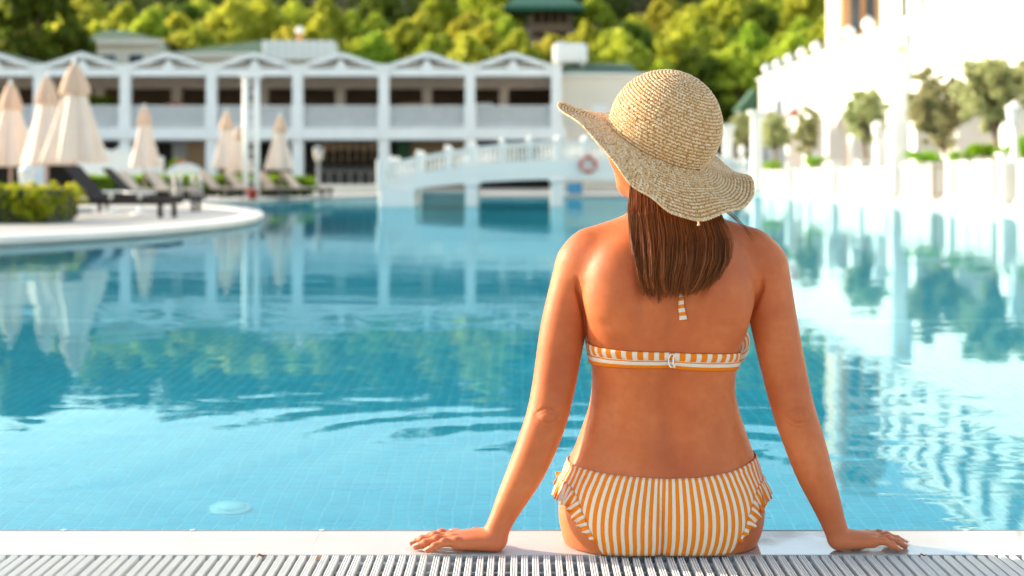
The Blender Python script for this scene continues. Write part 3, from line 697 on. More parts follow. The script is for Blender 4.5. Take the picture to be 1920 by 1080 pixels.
# ---------------------------------------------------------------- hair
NS, NPT = 7500, 18
def hairlines(ns, seed, loose=0.0):
    r = np.random.default_rng(seed); u = r.uniform(-1, 1, ns); w = r.uniform(0, 1, ns)**.7
    ncl = 110; cu = np.linspace(-1, 1, ncl)+r.normal(0, .012, ncl); coff = r.normal(0, 1, (ncl, 3)); cid = np.abs(u[:, None]-cu[None]+r.normal(0, .02, (ns, 1))).argmin(1)
    t = np.linspace(0, 1, NPT)[None]
    tip_py = np.interp(cu, [-1, -.85, -.6, 0, .4, .75, 1], [520, 546, 556, 557, 552, 536, 490])+coff[:, 0]*6
    tipc = np.interp(cu, [-1, -.6, 0, .5, 1], [1200, 1222, 1268, 1312, 1362])+coff[:, 1]*4
    py0 = 322.; L = tip_py[cid]-r.exponential(12, ns)*(1+2.5*(r.uniform(0, 1, ns) < .12)); L = L-14*np.abs(r.normal(0, 1, ncl))[cid]*(coff[cid, 1] > .2); L = np.where(r.uniform(0, 1, ns) < loose, L-r.uniform(0, 60, ns), L)
    py = py0+(L[:, None]-py0)*t
    left = np.interp(py, [235, 300, 345, 400, 470, 520, 550], [1200, 1185, 1181, 1177, 1186, 1196, 1204])
    right = np.interp(py, [235, 300, 345, 400, 450, 490, 530, 550], [1280, 1290, 1305, 1350, 1371, 1369, 1350, 1336])
    uw = np.sin(u*1.45)/np.sin(1.45)
    uw = uw[:, None]-.22*(1-uw[:, None]**2)*np.clip((py-330)/200, 0, 1.1)**1.2
    x = (left+right)/2+(right-left)/2*uw
    k = np.clip((py-380)/180, 0, 1)**1.3
    xc_ = (left+right)/2+(right-left)/2*((np.sin(cu[cid]*1.45)/np.sin(1.45))[:, None]-.22*(1-(np.sin(cu[cid]*1.45)/np.sin(1.45))[:, None]**2)*np.clip((py-330)/200, 0, 1.1)**1.2)
    x = x*(1-.55*k)+xc_*.55*k+(tipc[cid]-np.interp(tip_py[cid], [400, 550], [1265, 1270]))[:, None]*0
    x = x+(coff[cid, 2]*5)[:, None]*np.sin((py-300)/62+coff[cid, 0][:, None]*2)*k+r.normal(0, 1.6, (ns, 1))*k+r.normal(0, 2.2, (ns, 1))*np.sin((py-330)/r.uniform(25, 60, (ns, 1))+r.uniform(0, 6, (ns, 1)))*k
    x = x-(np.clip((py-515)/40, 0, 1)**2)*(6+4*coff[cid, 1])[:, None]*np.sign(uw-.2)*.7
    back = np.interp(py, [235, 300, 350, 400, 440, 480, 520, 560], [2.622, 2.612, 2.600, 2.570, 2.560, 2.541, 2.527, 2.522])
    curve = .030*(1-np.sqrt(np.clip(1-uw**2*.85, 0, 1)))*np.interp(py, [235, 400, 550], [2.0, 1.1, .35])
    bulge = np.interp(py, [235, 345, 400, 480, 560], [.002, .006, .026, .028, .014])
    Y = back+curve-bulge*w[:, None]-.006*coff[cid, 1][:, None]*np.clip(k*2, 0, 1)*(.3+.7*w[:, None])-np.clip((py-520)/40, 0, 1)*.002
    return np.stack([(x-CX0)*Y/FPX, Y, CAMZ-(py-HY)*Y/FPX], -1)
H1 = hairlines(NS, 3)
H2 = hairlines(260, 5, .8); H2[:, :, 0] += (np.random.default_rng(1).normal(0, .006, (260, 1))*np.linspace(0, 1, NPT)[None]**2); H2[:, :, 1] -= .004
# one dark wisp blown over the right shoulder
tw = np.linspace(0, 1, NPT); W_ = []
for k in range(9):
    r_ = np.random.default_rng(100+k); e = r_.normal(0, 1, 2)
    W_.append(np.stack([*np.array([P(1335+76*t_+e[0]*2*t_, 385+12*t_+52*t_*t_+e[1]*2, 2.56-.015*math.sin(t_*3)) for t_ in tw]).T], -1))
HA = np.concatenate([H1, H2, np.array(W_)[:, :, :]])
hc = bpy.data.hair_curves.new('hair'); hc.add_curves([NPT]*len(HA))
hc.position_data.foreach_set('vector', HA.astype(np.float32).ravel())
ra = hc.attributes.get('radius') or hc.attributes.new('radius', 'FLOAT', 'POINT')
rad = (np.full((len(HA), NPT), .00038)*np.interp(np.linspace(0, 1, NPT), [0, .85, 1], [1, .9, .25])[None]).astype(np.float32); ra.data.foreach_set('value', rad.ravel())
t = NT('brown_hair'); rnd = t.n('ShaderNodeHairInfo').outputs['Random']
hcol = t.ramp(rnd, [(0, (.010, .0020, .0008)), (.5, (.048, .0080, .0025)), (.82, (.17, .027, .007)), (1, (.50, .13, .035))])
t.set(Base_Color=hcol, Roughness=.42); t.b.inputs['Specular IOR Level'].default_value = .12
hr = t.n('ShaderNodeBsdfHair', component='Reflection', ins={'Color': (.95, .34, .12, 1), 'RoughnessU': .26, 'RoughnessV': .6, 'Offset': -.06})
ht = t.n('ShaderNodeBsdfHair', component='Transmission', ins={'RoughnessU': .3, 'RoughnessV': .5}); t.l(hcol, ht.inputs['Color'])
m1 = t.n('ShaderNodeMixShader', ins={0: .35}); t.l(hr.outputs[0], m1.inputs[1]); t.l(ht.outputs[0], m1.inputs[2])
m2 = t.n('ShaderNodeMixShader', ins={0: .2}); t.l(t.b.outputs[0], m2.inputs[1]); t.l(m1.outputs[0], m2.inputs[2]); t.l(m2.outputs[0], t.out.inputs[0]); hc.materials.append(t.m)
link('hair', hc, person)
# dense under-layer of the hair on the skull and nape
def underhair(p):
    d = ell(p, hp(-.012, 0, .020), (.092, .079, .092), HAX)
    a = [P(1250, 330, 2.630), P(1262, 420, 2.592), P(1272, 495, 2.552)]
    f = ell(p, a[0], (.060, .028, .075)); f = smin(f, ell(p, a[1], (.070, .020, .060)), .03); f = smin(f, ell(p, a[2], (.060, .012, .045)), .03)
    return smin(d, f, .03)
Vh, Qh = surface(underhair, (.10, 2.48, .42), (.50, 2.80, .90), .006)
keep = ~((((Vh-HC)@HF) > .045) & (Vh[:, 2] < HC[2]+.04)); fk = keep[Qh].all(1)
um = plain('dark_hair_mass', (.03, .013, .008), .6, .3, 60, .3)
link('hair_mass', npmesh('hair_mass', Vh, Qh[fk], um), person)

# ---------------------------------------------------------------- crocheted straw hat
HC0 = np.array(P(1248, 237, 2.655))                          # centre of the crown
def rotm(ax, a):
    c, s = math.cos(a), math.sin(a)
    return np.array([[1,0,0],[0,c,-s],[0,s,c]]) if ax == 0 else np.array([[c,0,s],[0,1,0],[-s,0,c]])
HR = rotm(1, R(25))@rotm(0, R(19))                           # right side down, near side down
HO = HC0
HRAD, HA0 = .1045, R(111)
SCR = HRAD*HA0; LBR = .112
_E = [(-172,1055,205,2.64),(-160,1083,232,2.60),(-145,1118,266,2.56),(-130,1157,311,2.53),(-115,1190,348,2.512),(-100,1225,378,2.503),(-85,1262,398,2.502),(-70,1303,409,2.508),(-55,1345,403,2.525),
      (-40,1380,393,2.55),(-25,1403,377,2.585),(-10,1411,356,2.63),(5,1404,338,2.67),(20,1378,322,2.72),(40,1335,290,2.77),(60,1300,255,2.80),(90,1240,222,2.815),(120,1165,208,2.79),(140,1120,212,2.75),(155,1085,209,2.72),(168,1062,198,2.69),(180,1049,196,2.665)]
_ea = np.array([-540+360]+[0])[:0]
_A = np.array([e[0] for e in _E], float); _PT = np.array([P(*e[1:]) for e in _E])
_A3 = np.concatenate([_A-360, _A, _A+360]); _P3 = np.vstack([_PT]*3); _A3, _ui = np.unique(_A3, return_index=True); _P3 = _P3[_ui]
_AD = np.linspace(-200, 200, 401); _PD = np.stack([hermite(_A3, _P3[:, i], _AD) for i in range(3)], 1)
_ker = np.hanning(15); _ker /= _ker.sum(); _PD = np.stack([np.convolve(np.pad(_PD[:, i], 7, mode='edge'), _ker, 'valid') for i in range(3)], 1)
def hat(s, phi):
    """s: arc length from the top of the crown (m); phi: angle, 0 to the right, -90 deg to the viewer"""
    s = np.asarray(s, float); phi = np.asarray(phi, float); s, phi = np.broadcast_arrays(s, phi)
    a = np.minimum(s/SCR, 1)*HA0
    loc = np.stack([HRAD*np.sin(a)*np.cos(phi), HRAD*np.sin(a)*np.sin(phi), HRAD*1.0*np.cos(a)], -1)
    p = loc@HR.T+HC0
    dg = np.degrees(np.mod(phi+math.pi, 2*math.pi)-math.pi)
    edge = np.stack([np.interp(dg, _AD, _PD[:, i]) for i in range(3)], -1)
    rad = np.stack([np.cos(phi), np.sin(phi), -.25+0*phi], -1)@HR.T
    ln = np.linalg.norm(edge-p, axis=-1)[..., None]
    ctrl = p+rad*ln*.42
    k = (np.clip(s-SCR, 0, None)/LBR)[..., None]
    q = (1-k)**2*p+2*k*(1-k)*ctrl+k*k*edge
    up = HR[:, 2]
    q = q+up*(.0028*np.sin(7*phi+1)+.002*np.sin(13*phi))[..., None]*k*k
    return np.where(k > 0, q, p)
def hatn(s, phi):
    e = .0008; a = hat(s+e, phi)-hat(s-e, phi); b = hat(s, phi+.01)-hat(s, phi-.01)
    n = np.cross(a, b); n /= np.linalg.norm(n, axis=-1)[..., None]+1e-12; a = a/(np.linalg.norm(a, axis=-1)[..., None]+1e-12)
    return n, a, b/(np.linalg.norm(b, axis=-1)[..., None]+1e-12)
SMAX = SCR+LBR; ROW = .0064
def straw(name, cols, base=False):
    t = NT(name); r = t.n('ShaderNodeNewGeometry').outputs['Random Per Island']
    c = t.ramp(r, cols); c = t.mix(t.math('MULTIPLY', t.noise(900, 3, .6, t.coord()), .22), c, (.5, .32, .14)) if not base else c
    t.set(Base_Color=c, Roughness=.55); t.b.inputs['Specular IOR Level'].default_value = .32
    tr = t.n('ShaderNodeBsdfTranslucent'); t.l(c, tr.inputs[0]); mx = t.n('ShaderNodeMixShader', ins={0: .18})
    t.l(t.b.outputs[0], mx.inputs[1]); t.l(tr.outputs[0], mx.inputs[2]); t.l(mx.outputs[0], t.out.inputs[0])
    if not base: t.l(t.bump(t.noise(1500, 3, .6, t.coord()), .5, .0006), t.b.inputs['Normal'])
    return t.m
M['straw'] = straw('pale_straw', [(0, (.74, .43, .21)), (.3, (.90, .60, .34)), (.7, (.96, .70, .45)), (1, (.98, .81, .62))])
M['straw_in'] = straw('inner_straw', [(0, (.48, .27, .11)), (1, (.48, .27, .11))], True)  # darker colour stands in for shade in the gaps between stitches
hatp = tag(bpy.data.objects.new('sun_hat', None), 'wide brimmed crocheted straw sun hat, tilted on the head of the woman', 'hat'); COL.objects.link(hatp)
# under-layer: two sheets
ns_, nph = 90, 180
S_, PH = np.meshgrid(np.linspace(.002, SMAX, ns_), np.linspace(0, 2*math.pi, nph, endpoint=False), indexing='ij')
n0, _, _ = hatn(S_, PH); base = hat(S_, PH); sgn = -1 if ((n0[5]*(base[5]-HO)).sum(-1).mean() < 0) else 1
NSG = sgn
V = (base-NSG*n0*.0011).reshape(-1, 3)
def hsheet(name, j0, j1, m):
    Q = np.array([(i*nph+k, i*nph+(k+1) % nph, (i+1)*nph+(k+1) % nph, (i+1)*nph+k) for i in range(j0, j1) for k in range(nph)])
    u, inv = np.unique(Q, return_inverse=True); o = link(name, npmesh(name, V[u], inv.reshape(-1, 4), m), hatp)
    so_ = o.modifiers.new('s', 'SOLIDIFY'); so_.thickness = .0012; return o
cut = int(ns_*SCR/SMAX); hcr = hsheet('crown', 0, cut, M['straw_in']); hbr = hsheet('brim', cut, ns_-1, M['straw_in'])
# stitches: pairs of slanted plump loops in every round
def stitches(s0, s1, parent, name):
    allV = []; rr = np.random.default_rng(11)
    rows = np.arange(s0, s1, ROW)
    K, Sd = 5, 5
    prof = np.array([.35, .95, 1.12, .95, .35])
    for i, s in enumerate(rows):
        ph = np.linspace(0, 2*math.pi, 200, endpoint=False); ln = np.linalg.norm(np.diff(hat(np.full(201, s), np.linspace(0, 2*math.pi, 201)), axis=0), axis=1)
        tot = ln.sum(); n = max(5, int(tot/.0072)); cum = np.r_[0, np.cumsum(ln)]/tot
        k = (np.arange(n)+.5*(i % 2))/n; phi0 = np.interp(k % 1, cum, np.linspace(0, 2*math.pi, 201))+rr.normal(0, .0012, n)/max(.02, tot/6.28)*1.0
        for lean in (-1, 1):
            phi = phi0+lean*.00185/(tot/6.283); ss = np.full(n, s)+rr.normal(0, .00025, n)
            c = hat(ss, phi); nn, ta, tb = hatn(ss, phi); nn = nn*NSG
            a = lean*(.62+rr.normal(0, .14, n)); L = (.0029+rr.normal(0, .00022, n)); d = ta*np.cos(a)[:, None]+tb*np.sin(a)[:, None]; e = np.cross(nn, d)
            rad = .00165+rr.normal(0, .00014, n); lift = .0010+rr.normal(0, .0003, n)
            pts = []
            for q in range(K):
                f = (q/(K-1)-.5)*2
                cc = c+d*(f*L)[:, None]+nn*(lift-.0010*f*f)[:, None]
                for m_ in range(Sd):
                    w = 2*math.pi*m_/Sd; pts.append(cc+e*(math.cos(w)*rad*prof[q]*1.1)[:, None]+nn*(math.sin(w)*rad*.72*prof[q])[:, None])
            allV.append(np.stack(pts, 1))
    A = np.concatenate(allV); n = len(A)
    q0 = np.array([(i*Sd+k, i*Sd+(k+1) % Sd, (i+1)*Sd+(k+1) % Sd, (i+1)*Sd+k) for i in range(K-1) for k in range(Sd)])
    Q = (q0[None]+np.arange(n)[:, None, None]*K*Sd).reshape(-1, 4)
    o = link(name, npmesh(name, A.reshape(-1, 3), Q, M['straw']), parent); return tag(o, kind='stuff')
stitches(.004, SCR, hcr, 'crown_stitches'); stitches(SCR+.003, SMAX+.001, hbr, 'brim_stitches')
# rolled cord at the rim
ph = np.linspace(0, 2*math.pi, 900)
V1 = []; rr = np.random.default_rng(2)
mbr = MB()
for k in range(230):
    f0 = 2*math.pi*k/230; f1 = f0+2*math.pi/230*1.5
    a = hat(SMAX+.0002, f0); b = hat(SMAX+.0034, (f0+f1)/2); c = hat(SMAX+.0002, f1)
    n_, _, _ = hatn(np.array(SMAX-.002), np.array(f0)); n_ = n_*NSG
    mbr.tube([a+n_*-.001, a*.5+b*.5+n_*.0018, b+n_*.0016, b*.4+c*.6+n_*.0006, c-n_*.0012], [.0009, .0015, .0017, .0015, .0009], 6)
tag(mbr.build('rim_cord', M['straw'], hbr, True), kind='stuff')
kp = hat(np.array(SMAX+.003), np.array(R(-68))); mb = MB()
mb.tube([kp, kp+(.001, -.001, -.004), kp+(-.001, -.001, -.008)], .0016, 6); mb.tube([kp+(-.002, 0, -.005), kp+(.003, -.001, -.0065)], .0014, 6)
mb.build('knot', M['straw'], hbr, True)
# ---------------------------------------------------------------- ground, banks, hill
near_c = [G(*q) for q in ((-260,486),(-120,470),(0,460),(100,455),(200,449),(300,441),(400,431),(450,424),(482,416),(490,409),(474,402),(430,396),(385,392),(345,390))]
far_c = [G(*q) for q in ((352,384),(400,382),(460,379),(560,374),(640,371),(720,368.5))]
leftpoly = near_c+far_c+[(X(722, 50.5), 50.5), (-5.2, 58), (-5.2, 60), (-75, 60), (-75, near_c[0][1])]
DZ = .075
tag(MB().prism(leftpoly, POOL_Z, DZ).build('left_deck', M['deck']), kind='structure')
# pale kerb band along the edge of the deck
def band(path, w, z0, z1, name, m, smooth=False):
    p = np.array(path); t = np.gradient(p, axis=0); t /= np.linalg.norm(t, axis=1)[:, None]; nrm = np.c_[-t[:, 1], t[:, 0]]
    a = p-nrm*.03; b = p+nrm*w; n = len(p)
    v = [(*q, z0) for q in a]+[(*q, z1) for q in a]+[(*q, z1) for q in b]+[(*q, z0) for q in b]
    f = []
    for i in range(n-1):
        for k in range(4): k2 = (k+1) % 4; f.append((k*n+i, k*n+i+1, k2*n+i+1, k2*n+i))
    f += [(0, n, 2*n, 3*n), (n-1, 4*n-1, 3*n-1, 2*n-1)]
    return tag(MB().add(v, f).build(name, m), kind='structure')
def dense(path, k=8):
    p = np.array(path); n = len(p); tt = np.linspace(0, n-1, (n-1)*k+1); return np.array([hermite(np.arange(n), p[:, i], tt) for i in (0, 1)]).T
band(dense(near_c), .32, .02, DZ+.012, 'left_kerb', M['kerb'])
band(dense(far_c), .30, .02, DZ+.012, 'far_kerb', M['kerb'])
g = MB(); g.prism([(-260, 60), (60, 60), (60, 84), (-260, 84)], -1.4, DZ-.004)
tag(g.build('far_terrace', M['deck']), kind='structure')
g = MB(); g.prism([(XR, 2.74), (60, 2.74), (60, 60), (XR, 60)], -1.4, .06)
tag(g.build('right_bank', M['terracotta']), kind='structure')
tag(MB().box(XR-.02, XR+.42, 2.76, 62, -1.4, .11).build('right_kerb', M['kerb']), kind='structure')
# wooded hill
def hill_z(x, y):
    x = np.asarray(x, float); y = np.asarray(y, float)
    top = np.interp(x, [-260, -110, -70, -30, 0, 40, 90, 260], [16, 19, 22.5, 26.5, 28.5, 31, 33, 30])
    t = np.clip((y-83)/112, 0, 1); h = top*(t**1.08)
    h = np.where(y > 195, top*(1-np.clip((y-195)/160, 0, 1)*.5), h)
    return h+1.1*np.sin(x*.13+1)*np.sin(y*.11)*np.clip((y-83)/20, 0, 1)
hx = np.linspace(-260, 260, 105); hy = np.linspace(83.5, 420, 70); HXg, HYg = np.meshgrid(hx, hy, indexing='ij')
V = np.stack([HXg, HYg, hill_z(HXg, HYg)], -1).reshape(-1, 3); n = len(hy)
Q = [(i*n+j, (i+1)*n+j, (i+1)*n+j+1, i*n+j+1) for i in range(len(hx)-1) for j in range(n-1)]
th_ = NT('hill_soil'); gp = th_.coord(); th_.set(Base_Color=th_.ramp(th_.noise(.25, 6, .65, gp), [(.3, (.06, .05, .02)), (.5, (.16, .10, .06)), (.7, (.24, .15, .09))]), Roughness=.9); M['soil'] = th_.m
tag(link('hill', npmesh('hill', V, np.array(Q), M['soil'])), kind='structure')
tag(MB().box(-2500, 2500, 421, 2500, -2, -.5).build('ground', M['soil']), kind='structure')

# leaf clouds
def leaves(r, n, centers, radii, size, flat=.75, shell=.55):
    k = r.integers(0, len(centers), n); u = r.normal(0, 1, (n, 3)); u /= np.linalg.norm(u, axis=1)[:, None]
    rad = shell+(1-shell)*r.uniform(0, 1, n)**.6
    c = centers[k]+u*(radii[k]*rad)[:, None]*np.array([1, 1, flat])
    a = r.normal(0, 1, (n, 3)); a /= np.linalg.norm(a, axis=1)[:, None]; b = np.cross(a, u+r.normal(0, .6, (n, 3))); b /= np.linalg.norm(b, axis=1)[:, None]+1e-9
    s = size*r.uniform(.6, 1.3, n)[:, None]
    V = np.stack([c-a*s-b*s*.1, c+b*s*.42, c+a*s, c-b*s*.42], 1).reshape(-1, 3)
    return V, np.arange(4*n).reshape(-1, 4)
def crown_pts(r, n, R_, H_, kind):
    if kind == 'pine':
        z = r.uniform(0, 1, n)**.8; ang = r.uniform(0, 6.283, n); env = np.sin(np.clip(z*.9+.12, 0, 1)*math.pi)**.6*(1-.35*z)
        rr = R_*env*np.sqrt(r.uniform(.15, 1, n)); return np.c_[rr*np.cos(ang), rr*np.sin(ang), H_*z], R_*r.uniform(.2, .36, n)
    u = r.normal(0, 1, (n, 3)); u /= np.linalg.norm(u, axis=1)[:, None]; u[:, 2] = np.abs(u[:, 2])*1.3-.45
    q = u*r.uniform(.35, .8, (n, 1))*R_; q[:, 2] += H_*.5; return q, R_*r.uniform(.2, .4, n)
def pine_proto(seed, m, R_, H_, trunk, nl=5200):
    r = np.random.default_rng(seed); t = bpy.data.objects.new('pine_tree', None); COL.objects.link(t)
    c, rd = crown_pts(r, 110, R_, H_, 'pine'); rd = rd*.62; c[:, 2] += trunk; V, Q = leaves(r, nl, c, rd, .19, .75, .2)
    link('crown', npmesh('crown', V, Q, m, False), t)
    mb = MB(); lean = r.normal(0, .25, 2)
    pts = [(lean[0]*f*f, lean[1]*f*f, (trunk+H_*.8)*f-.6) for f in np.linspace(0, 1, 6)]; mb.tube(pts, np.linspace(.2, .05, 6), 7)
    for k in range(9):
        q = c[r.integers(0, len(c))]; f = r.uniform(.35, .8); b0 = np.array((lean[0]*f*f, lean[1]*f*f, (trunk+H_*.8)*f-.6)); mb.tube([b0, (b0+q)/2+(0, 0, .1), q], [.07, .05, .02], 5)
    mb.build('trunk', M['hillbark'], t, True); return t
protos = [(pine_proto(21, M['pine_a'], 2.3, 4.6, 1.5), 'yellow green'), (pine_proto(22, M['pine_b'], 2.1, 4.2, 2.0), 'mid green'),
          (pine_proto(23, M['pine_a'], 2.6, 3.8, 1.9), 'bright yellow green'), (pine_proto(24, M['pine_c'], 2.2, 4.6, 1.6), 'dark green')]
for k, (p, _) in enumerate(protos): p['category'] = 'tree'
anch = [(-20, 'above the cropped gable at the left end'), (110, 'above the second gable from the left'), (235, 'above the gap after the second gable'), (330, 'above the third gable from the left'),
        (440, 'above the long green roof'), (560, 'above the white rooftop box'), (665, 'just right of the white rooftop box'), (770, 'above the sixth gable from the left'),
        (880, 'above the second gable from the right'), (985, 'above the last gable on the right'), (1080, 'above the white rooftop tank'), (1185, 'above the green roof end by the hat'),
        (1290, 'above the crown of the hat'), (1395, 'right of the hat'), (1500, 'left of the white flagpole'), (1610, 'beside the peach tower')]
rowname = ['lowest row', 'second row up', 'third row up', 'fourth row up', 'fifth row up', 'top row']
used = [False]*4; rr = np.random.default_rng(5)
for row, Yr in enumerate((89.5, 94.5, 100, 106, 113, 121)):
    for ai, (px, wh) in enumerate(anch):
        x = X(px+(row % 2)*52+rr.uniform(-18, 18), Yr); y = Yr+rr.uniform(-1.6, 1.6); k = int(rr.choice(4, p=[.36, .28, .28, .08]))
        if px in (665, 770) and row < 2: k = 1
        if px == 985 and row >= 3: continue                   # the hut stands here
        if px in (235, 440) and row == 0: continue
        p, tone = protos[k]; sc = rr.uniform(1.0, 1.45); loc = (x, y, float(hill_z(x, y))-.2)
        lab = f'{tone} pine {wh}, {rowname[row]}'
        if not used[k]: used[k] = True; o = p; o.location = loc; o['label'] = lab; o['group'] = 'pines on the hillside'; o.scale = (sc,)*3; o.rotation_euler = (0, 0, 1)
        else: dup(p, loc, lab, rr.uniform(0, 6.28), sc, 'pines on the hillside')
# big dark trees at the far left
bt1 = dup(protos[3][0], (X(52, 80), 80, .3), 'large dark green tree at the far left behind the first gables', 2.1, (1.9, 1.8, 2.05), 'dark trees at the left')
dup(protos[3][0], (X(140, 81), 81, .3), 'dark green tree at the left touching the small green roofed house', .7, (.85, .9, 1.5), 'dark trees at the left')
# the rest of the wood: one mass
r = np.random.default_rng(9); cs = []; rs = []
yy = 86.0
while yy < 212:
    xs = np.arange(-125, 100, 5.0)+r.uniform(-1.5, 1.5)
    for x in xs:
        y = yy+r.uniform(-2, 2)
        if yy < 127 and (980-1060)/FPX*1 < 0 and -.385 < x/y < .255: continue
        z = float(hill_z(x, y)); s = r.uniform(.8, 1.2)
        for q in range(6):
            cs.append((x+r.normal(0, 1.0)*s, y+r.normal(0, 1.0)*s, z+2.2+r.uniform(0, 3.8)*s)); rs.append(r.uniform(.9, 1.6)*s)
    yy += 5.0
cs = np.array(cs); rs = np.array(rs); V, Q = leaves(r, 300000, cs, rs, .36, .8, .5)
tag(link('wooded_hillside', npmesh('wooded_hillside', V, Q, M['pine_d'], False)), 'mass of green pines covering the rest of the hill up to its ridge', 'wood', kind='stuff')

# ---------------------------------------------------------------- pavilion
M['gable'] = plain('dark_gable_glass', (.11, .13, .14), .4)
PY = 68.0; BW = 161.5/FPX*PY
pav = thing('pavilion', 'long two storey white open pavilion with a row of gables above the far deck', 'pavilion', (0, PY, 0))
def pz(py): return Z(py, PY)
colx = [X(1043-161.5*k, PY) for k in range(0, 11)]             # column axes from the right end
zB, zS0, zS1, zR, zT0, zT1, zA = DZ, pz(262), pz(239), pz(198), pz(143), pz(128), pz(98)
for i, x in enumerate(colx):
    c = MB(); c.cbox(x-.28, x+.28, -.22, .30, zS1, zR+.05, .02).cbox(x-.24, x+.24, -.18, .26, zR+.05, zT1+.1, .02); c.build('column', M['white_cool'], pav)
    c = MB(); c.cbox(x-.26, x+.26, -.16, .34, zB, zS0, .02); c.build('lower_column', M['white_cool'], pav)
xl, xr = colx[-1], colx[0]
MB().cbox(xl-.3, xr+.45, -.30, 9, zS0+.001, zS1-.001, .02).build('floor_slab', M['white_cool'], pav)
MB().box(xl, xr+.3, 8.8, 9.1, zS1, zT1+.4).build('back_wall', M['brown_wall'], pav)
MB().box(xl, xr+.3, -.05, 8.8, zT1+.12, zT1+.2).build('ceiling', M['cream'], pav)
MB().box(xl, xr, 3.4, 3.7, Z(166, 71.4), zT1+.12).build('inner_beam', plain('taupe_beam', (.50, .42, .38), .7), pav)
for i, x in enumerate(colx[:-1]):
    o_ = x-BW*(.56 if i % 2 else .62)
    MB().cbox(o_-.24, o_+.24, 3.45, 3.85, zS1, Z(166, 71.4)-.002, .02).build('inner_column', plain('taupe_column', (.50, .43, .39), .7) if i == 0 else bpy.data.materials['taupe_column'], pav)
    a, b = x-BW+.285, x-.285
    rl = MB(); rl.box(a, b, -.03, .03, zR-.06, zR); rl.box(a, b, -.03, .03, zS1+.10, zS1+.15)
    ro = rl.build('railing', M['white_cool'], pav)
    nb = 30
    if i < 8:
        bme = MB().box(-.016, .016, -.016, .016, zS1+.151, zR-.061).mesh('baluster', M['white_cool']) if i == 0 else bme
        for k in range(nb): link('baluster', bme, ro, (a+(b-a)*(k+.5)/nb, 0, 0))
    MB().box(a, b, .10, .115, zS1+.02, zR-.10).build('screen', plain('grey_screen', (.46, .48, .50), .5), pav) if i == 0 else MB().box(a, b, .10, .115, zS1+.02, zR-.10).build('screen', bpy.data.materials['grey_screen'], pav)
    # gable
    xa, xb, xm = x-BW, x, x-BW/2; eave = pz(124); d = .24
    gb = MB(); gb.cbox(xa+.245, xb-.245, -.10, .16, zT0, zT1, .01); gm = gb.build('tie_beam', M['white_cool'], pav)
    for (p0, p1) in (((xa+.02, eave), (xm-.001, zA)), ((xb-.02, eave), (xm+.001, zA))):
        MB().prism_y([p0, p1, (p1[0], p1[1]-d), (p0[0], p0[1]-d*.8)] if p0[0] < p1[0] else [(p0[0], p0[1]-d*.8), (p1[0], p1[1]-d), p1, p0], -.22, .10).build('rafter', M['white_cool'], gm)
    MB().prism_y([(xm-.12, zA-.35), (xm-.13, zT1+.25), (xm-.3, zT1+.004), (xm+.3, zT1+.004), (xm+.13, zT1+.25), (xm+.12, zA-.35)], -.06, .08).build('king_post', M['white_cool'], gm)
    MB().prism_y([(xa+.3, zT1+.01), (xb-.3, zT1+.01), (xm, zA-.2)], .55, .60).build('gable_infill', M['gable'], gm)
    rf = MB(); rf.prism_y([(xa-.02, eave+.02), (xm, zA+.06), (xb+.0, eave+.02), (xb+.0, eave-.06), (xm, zA-.04), (xa-.02, eave-.06)], .11, 9.6); rf.build('roof', M['green_roof'], pav)
# lower storey backs
lw = [(330, 398, 'tan_wall', 2.2), (300, 330, 'grey_metal', 2.4), (760, 890, 'tan_wall', 3.0), (735, 760, 'green_roof', 2.6)]
for a, b, m, d in lw: MB().box(X(a, PY), X(b, PY), d, d+.2, zB, zS0).build('lower_wall', M[m], pav)
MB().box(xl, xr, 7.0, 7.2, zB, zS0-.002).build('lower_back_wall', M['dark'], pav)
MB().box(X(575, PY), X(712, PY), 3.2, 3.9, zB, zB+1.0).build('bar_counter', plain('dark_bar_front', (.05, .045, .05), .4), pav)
for k in range(9):
    xx = X(580+k*15, PY)
    MB().lathe([(.03, 0), (.02, .5), (.13, .62), (.15, .9), (.02, .95)], (xx, 2.9, zS0-1.05+.05*(k % 2)), 10).build('pendant_lamp', plain('amber_lamp_shade', (.55, .36, .22), .5), pav)
for k in range(7):
    xx = X(585+k*20, PY); s = MB(); s.tube([(xx, 2.4, zB), (xx, 2.4, zB+.75)], .04, 8).lathe([(.17, 0), (.19, .03), (.17, .08)], (xx, 2.4, zB+.75), 12); s.tube([(xx-.17, 2.3, zB+.8), (xx-.17, 2.25, zB+1.05), (xx+.17, 2.25, zB+1.05), (xx+.17, 2.3, zB+.8)], .025, 6)
    st = s.build('bar_stool', plain('grey_stool', (.40, .38, .38), .5), None, True, (0, PY, 0)); tag(st, 'grey bar stool before the dark bar, '+['leftmost of seven', 'second from the left', 'third from the left', 'middle one of seven', 'third from the right', 'second from the right', 'rightmost of seven'][k], 'stool', 'bar stools')
for k, (px, c) in enumerate(((1048, 'white'), (905, 'paleblue'), (770, 'tan_wall'), (330, 'red'))):
    t_ = thing('cafe_table', ['white topped table behind the rightmost upper railing', 'pale blue topped table behind the upper railing second from right', 'brown table behind the third upper railing from right', 'red covered table behind the upper railing above the white shell'][k], 'table', (X(px, 71), 71, zS1), 0, 'tables on the upper floor')
    MB().lathe([(.05, 0), (.05, 1.25)], n=8).build('leg', M['grey_metal'], t_); MB().lathe([(.5, 1.2), (.52, 1.25), (.5, 1.3)], n=18).build('tabletop', M[c], t_)

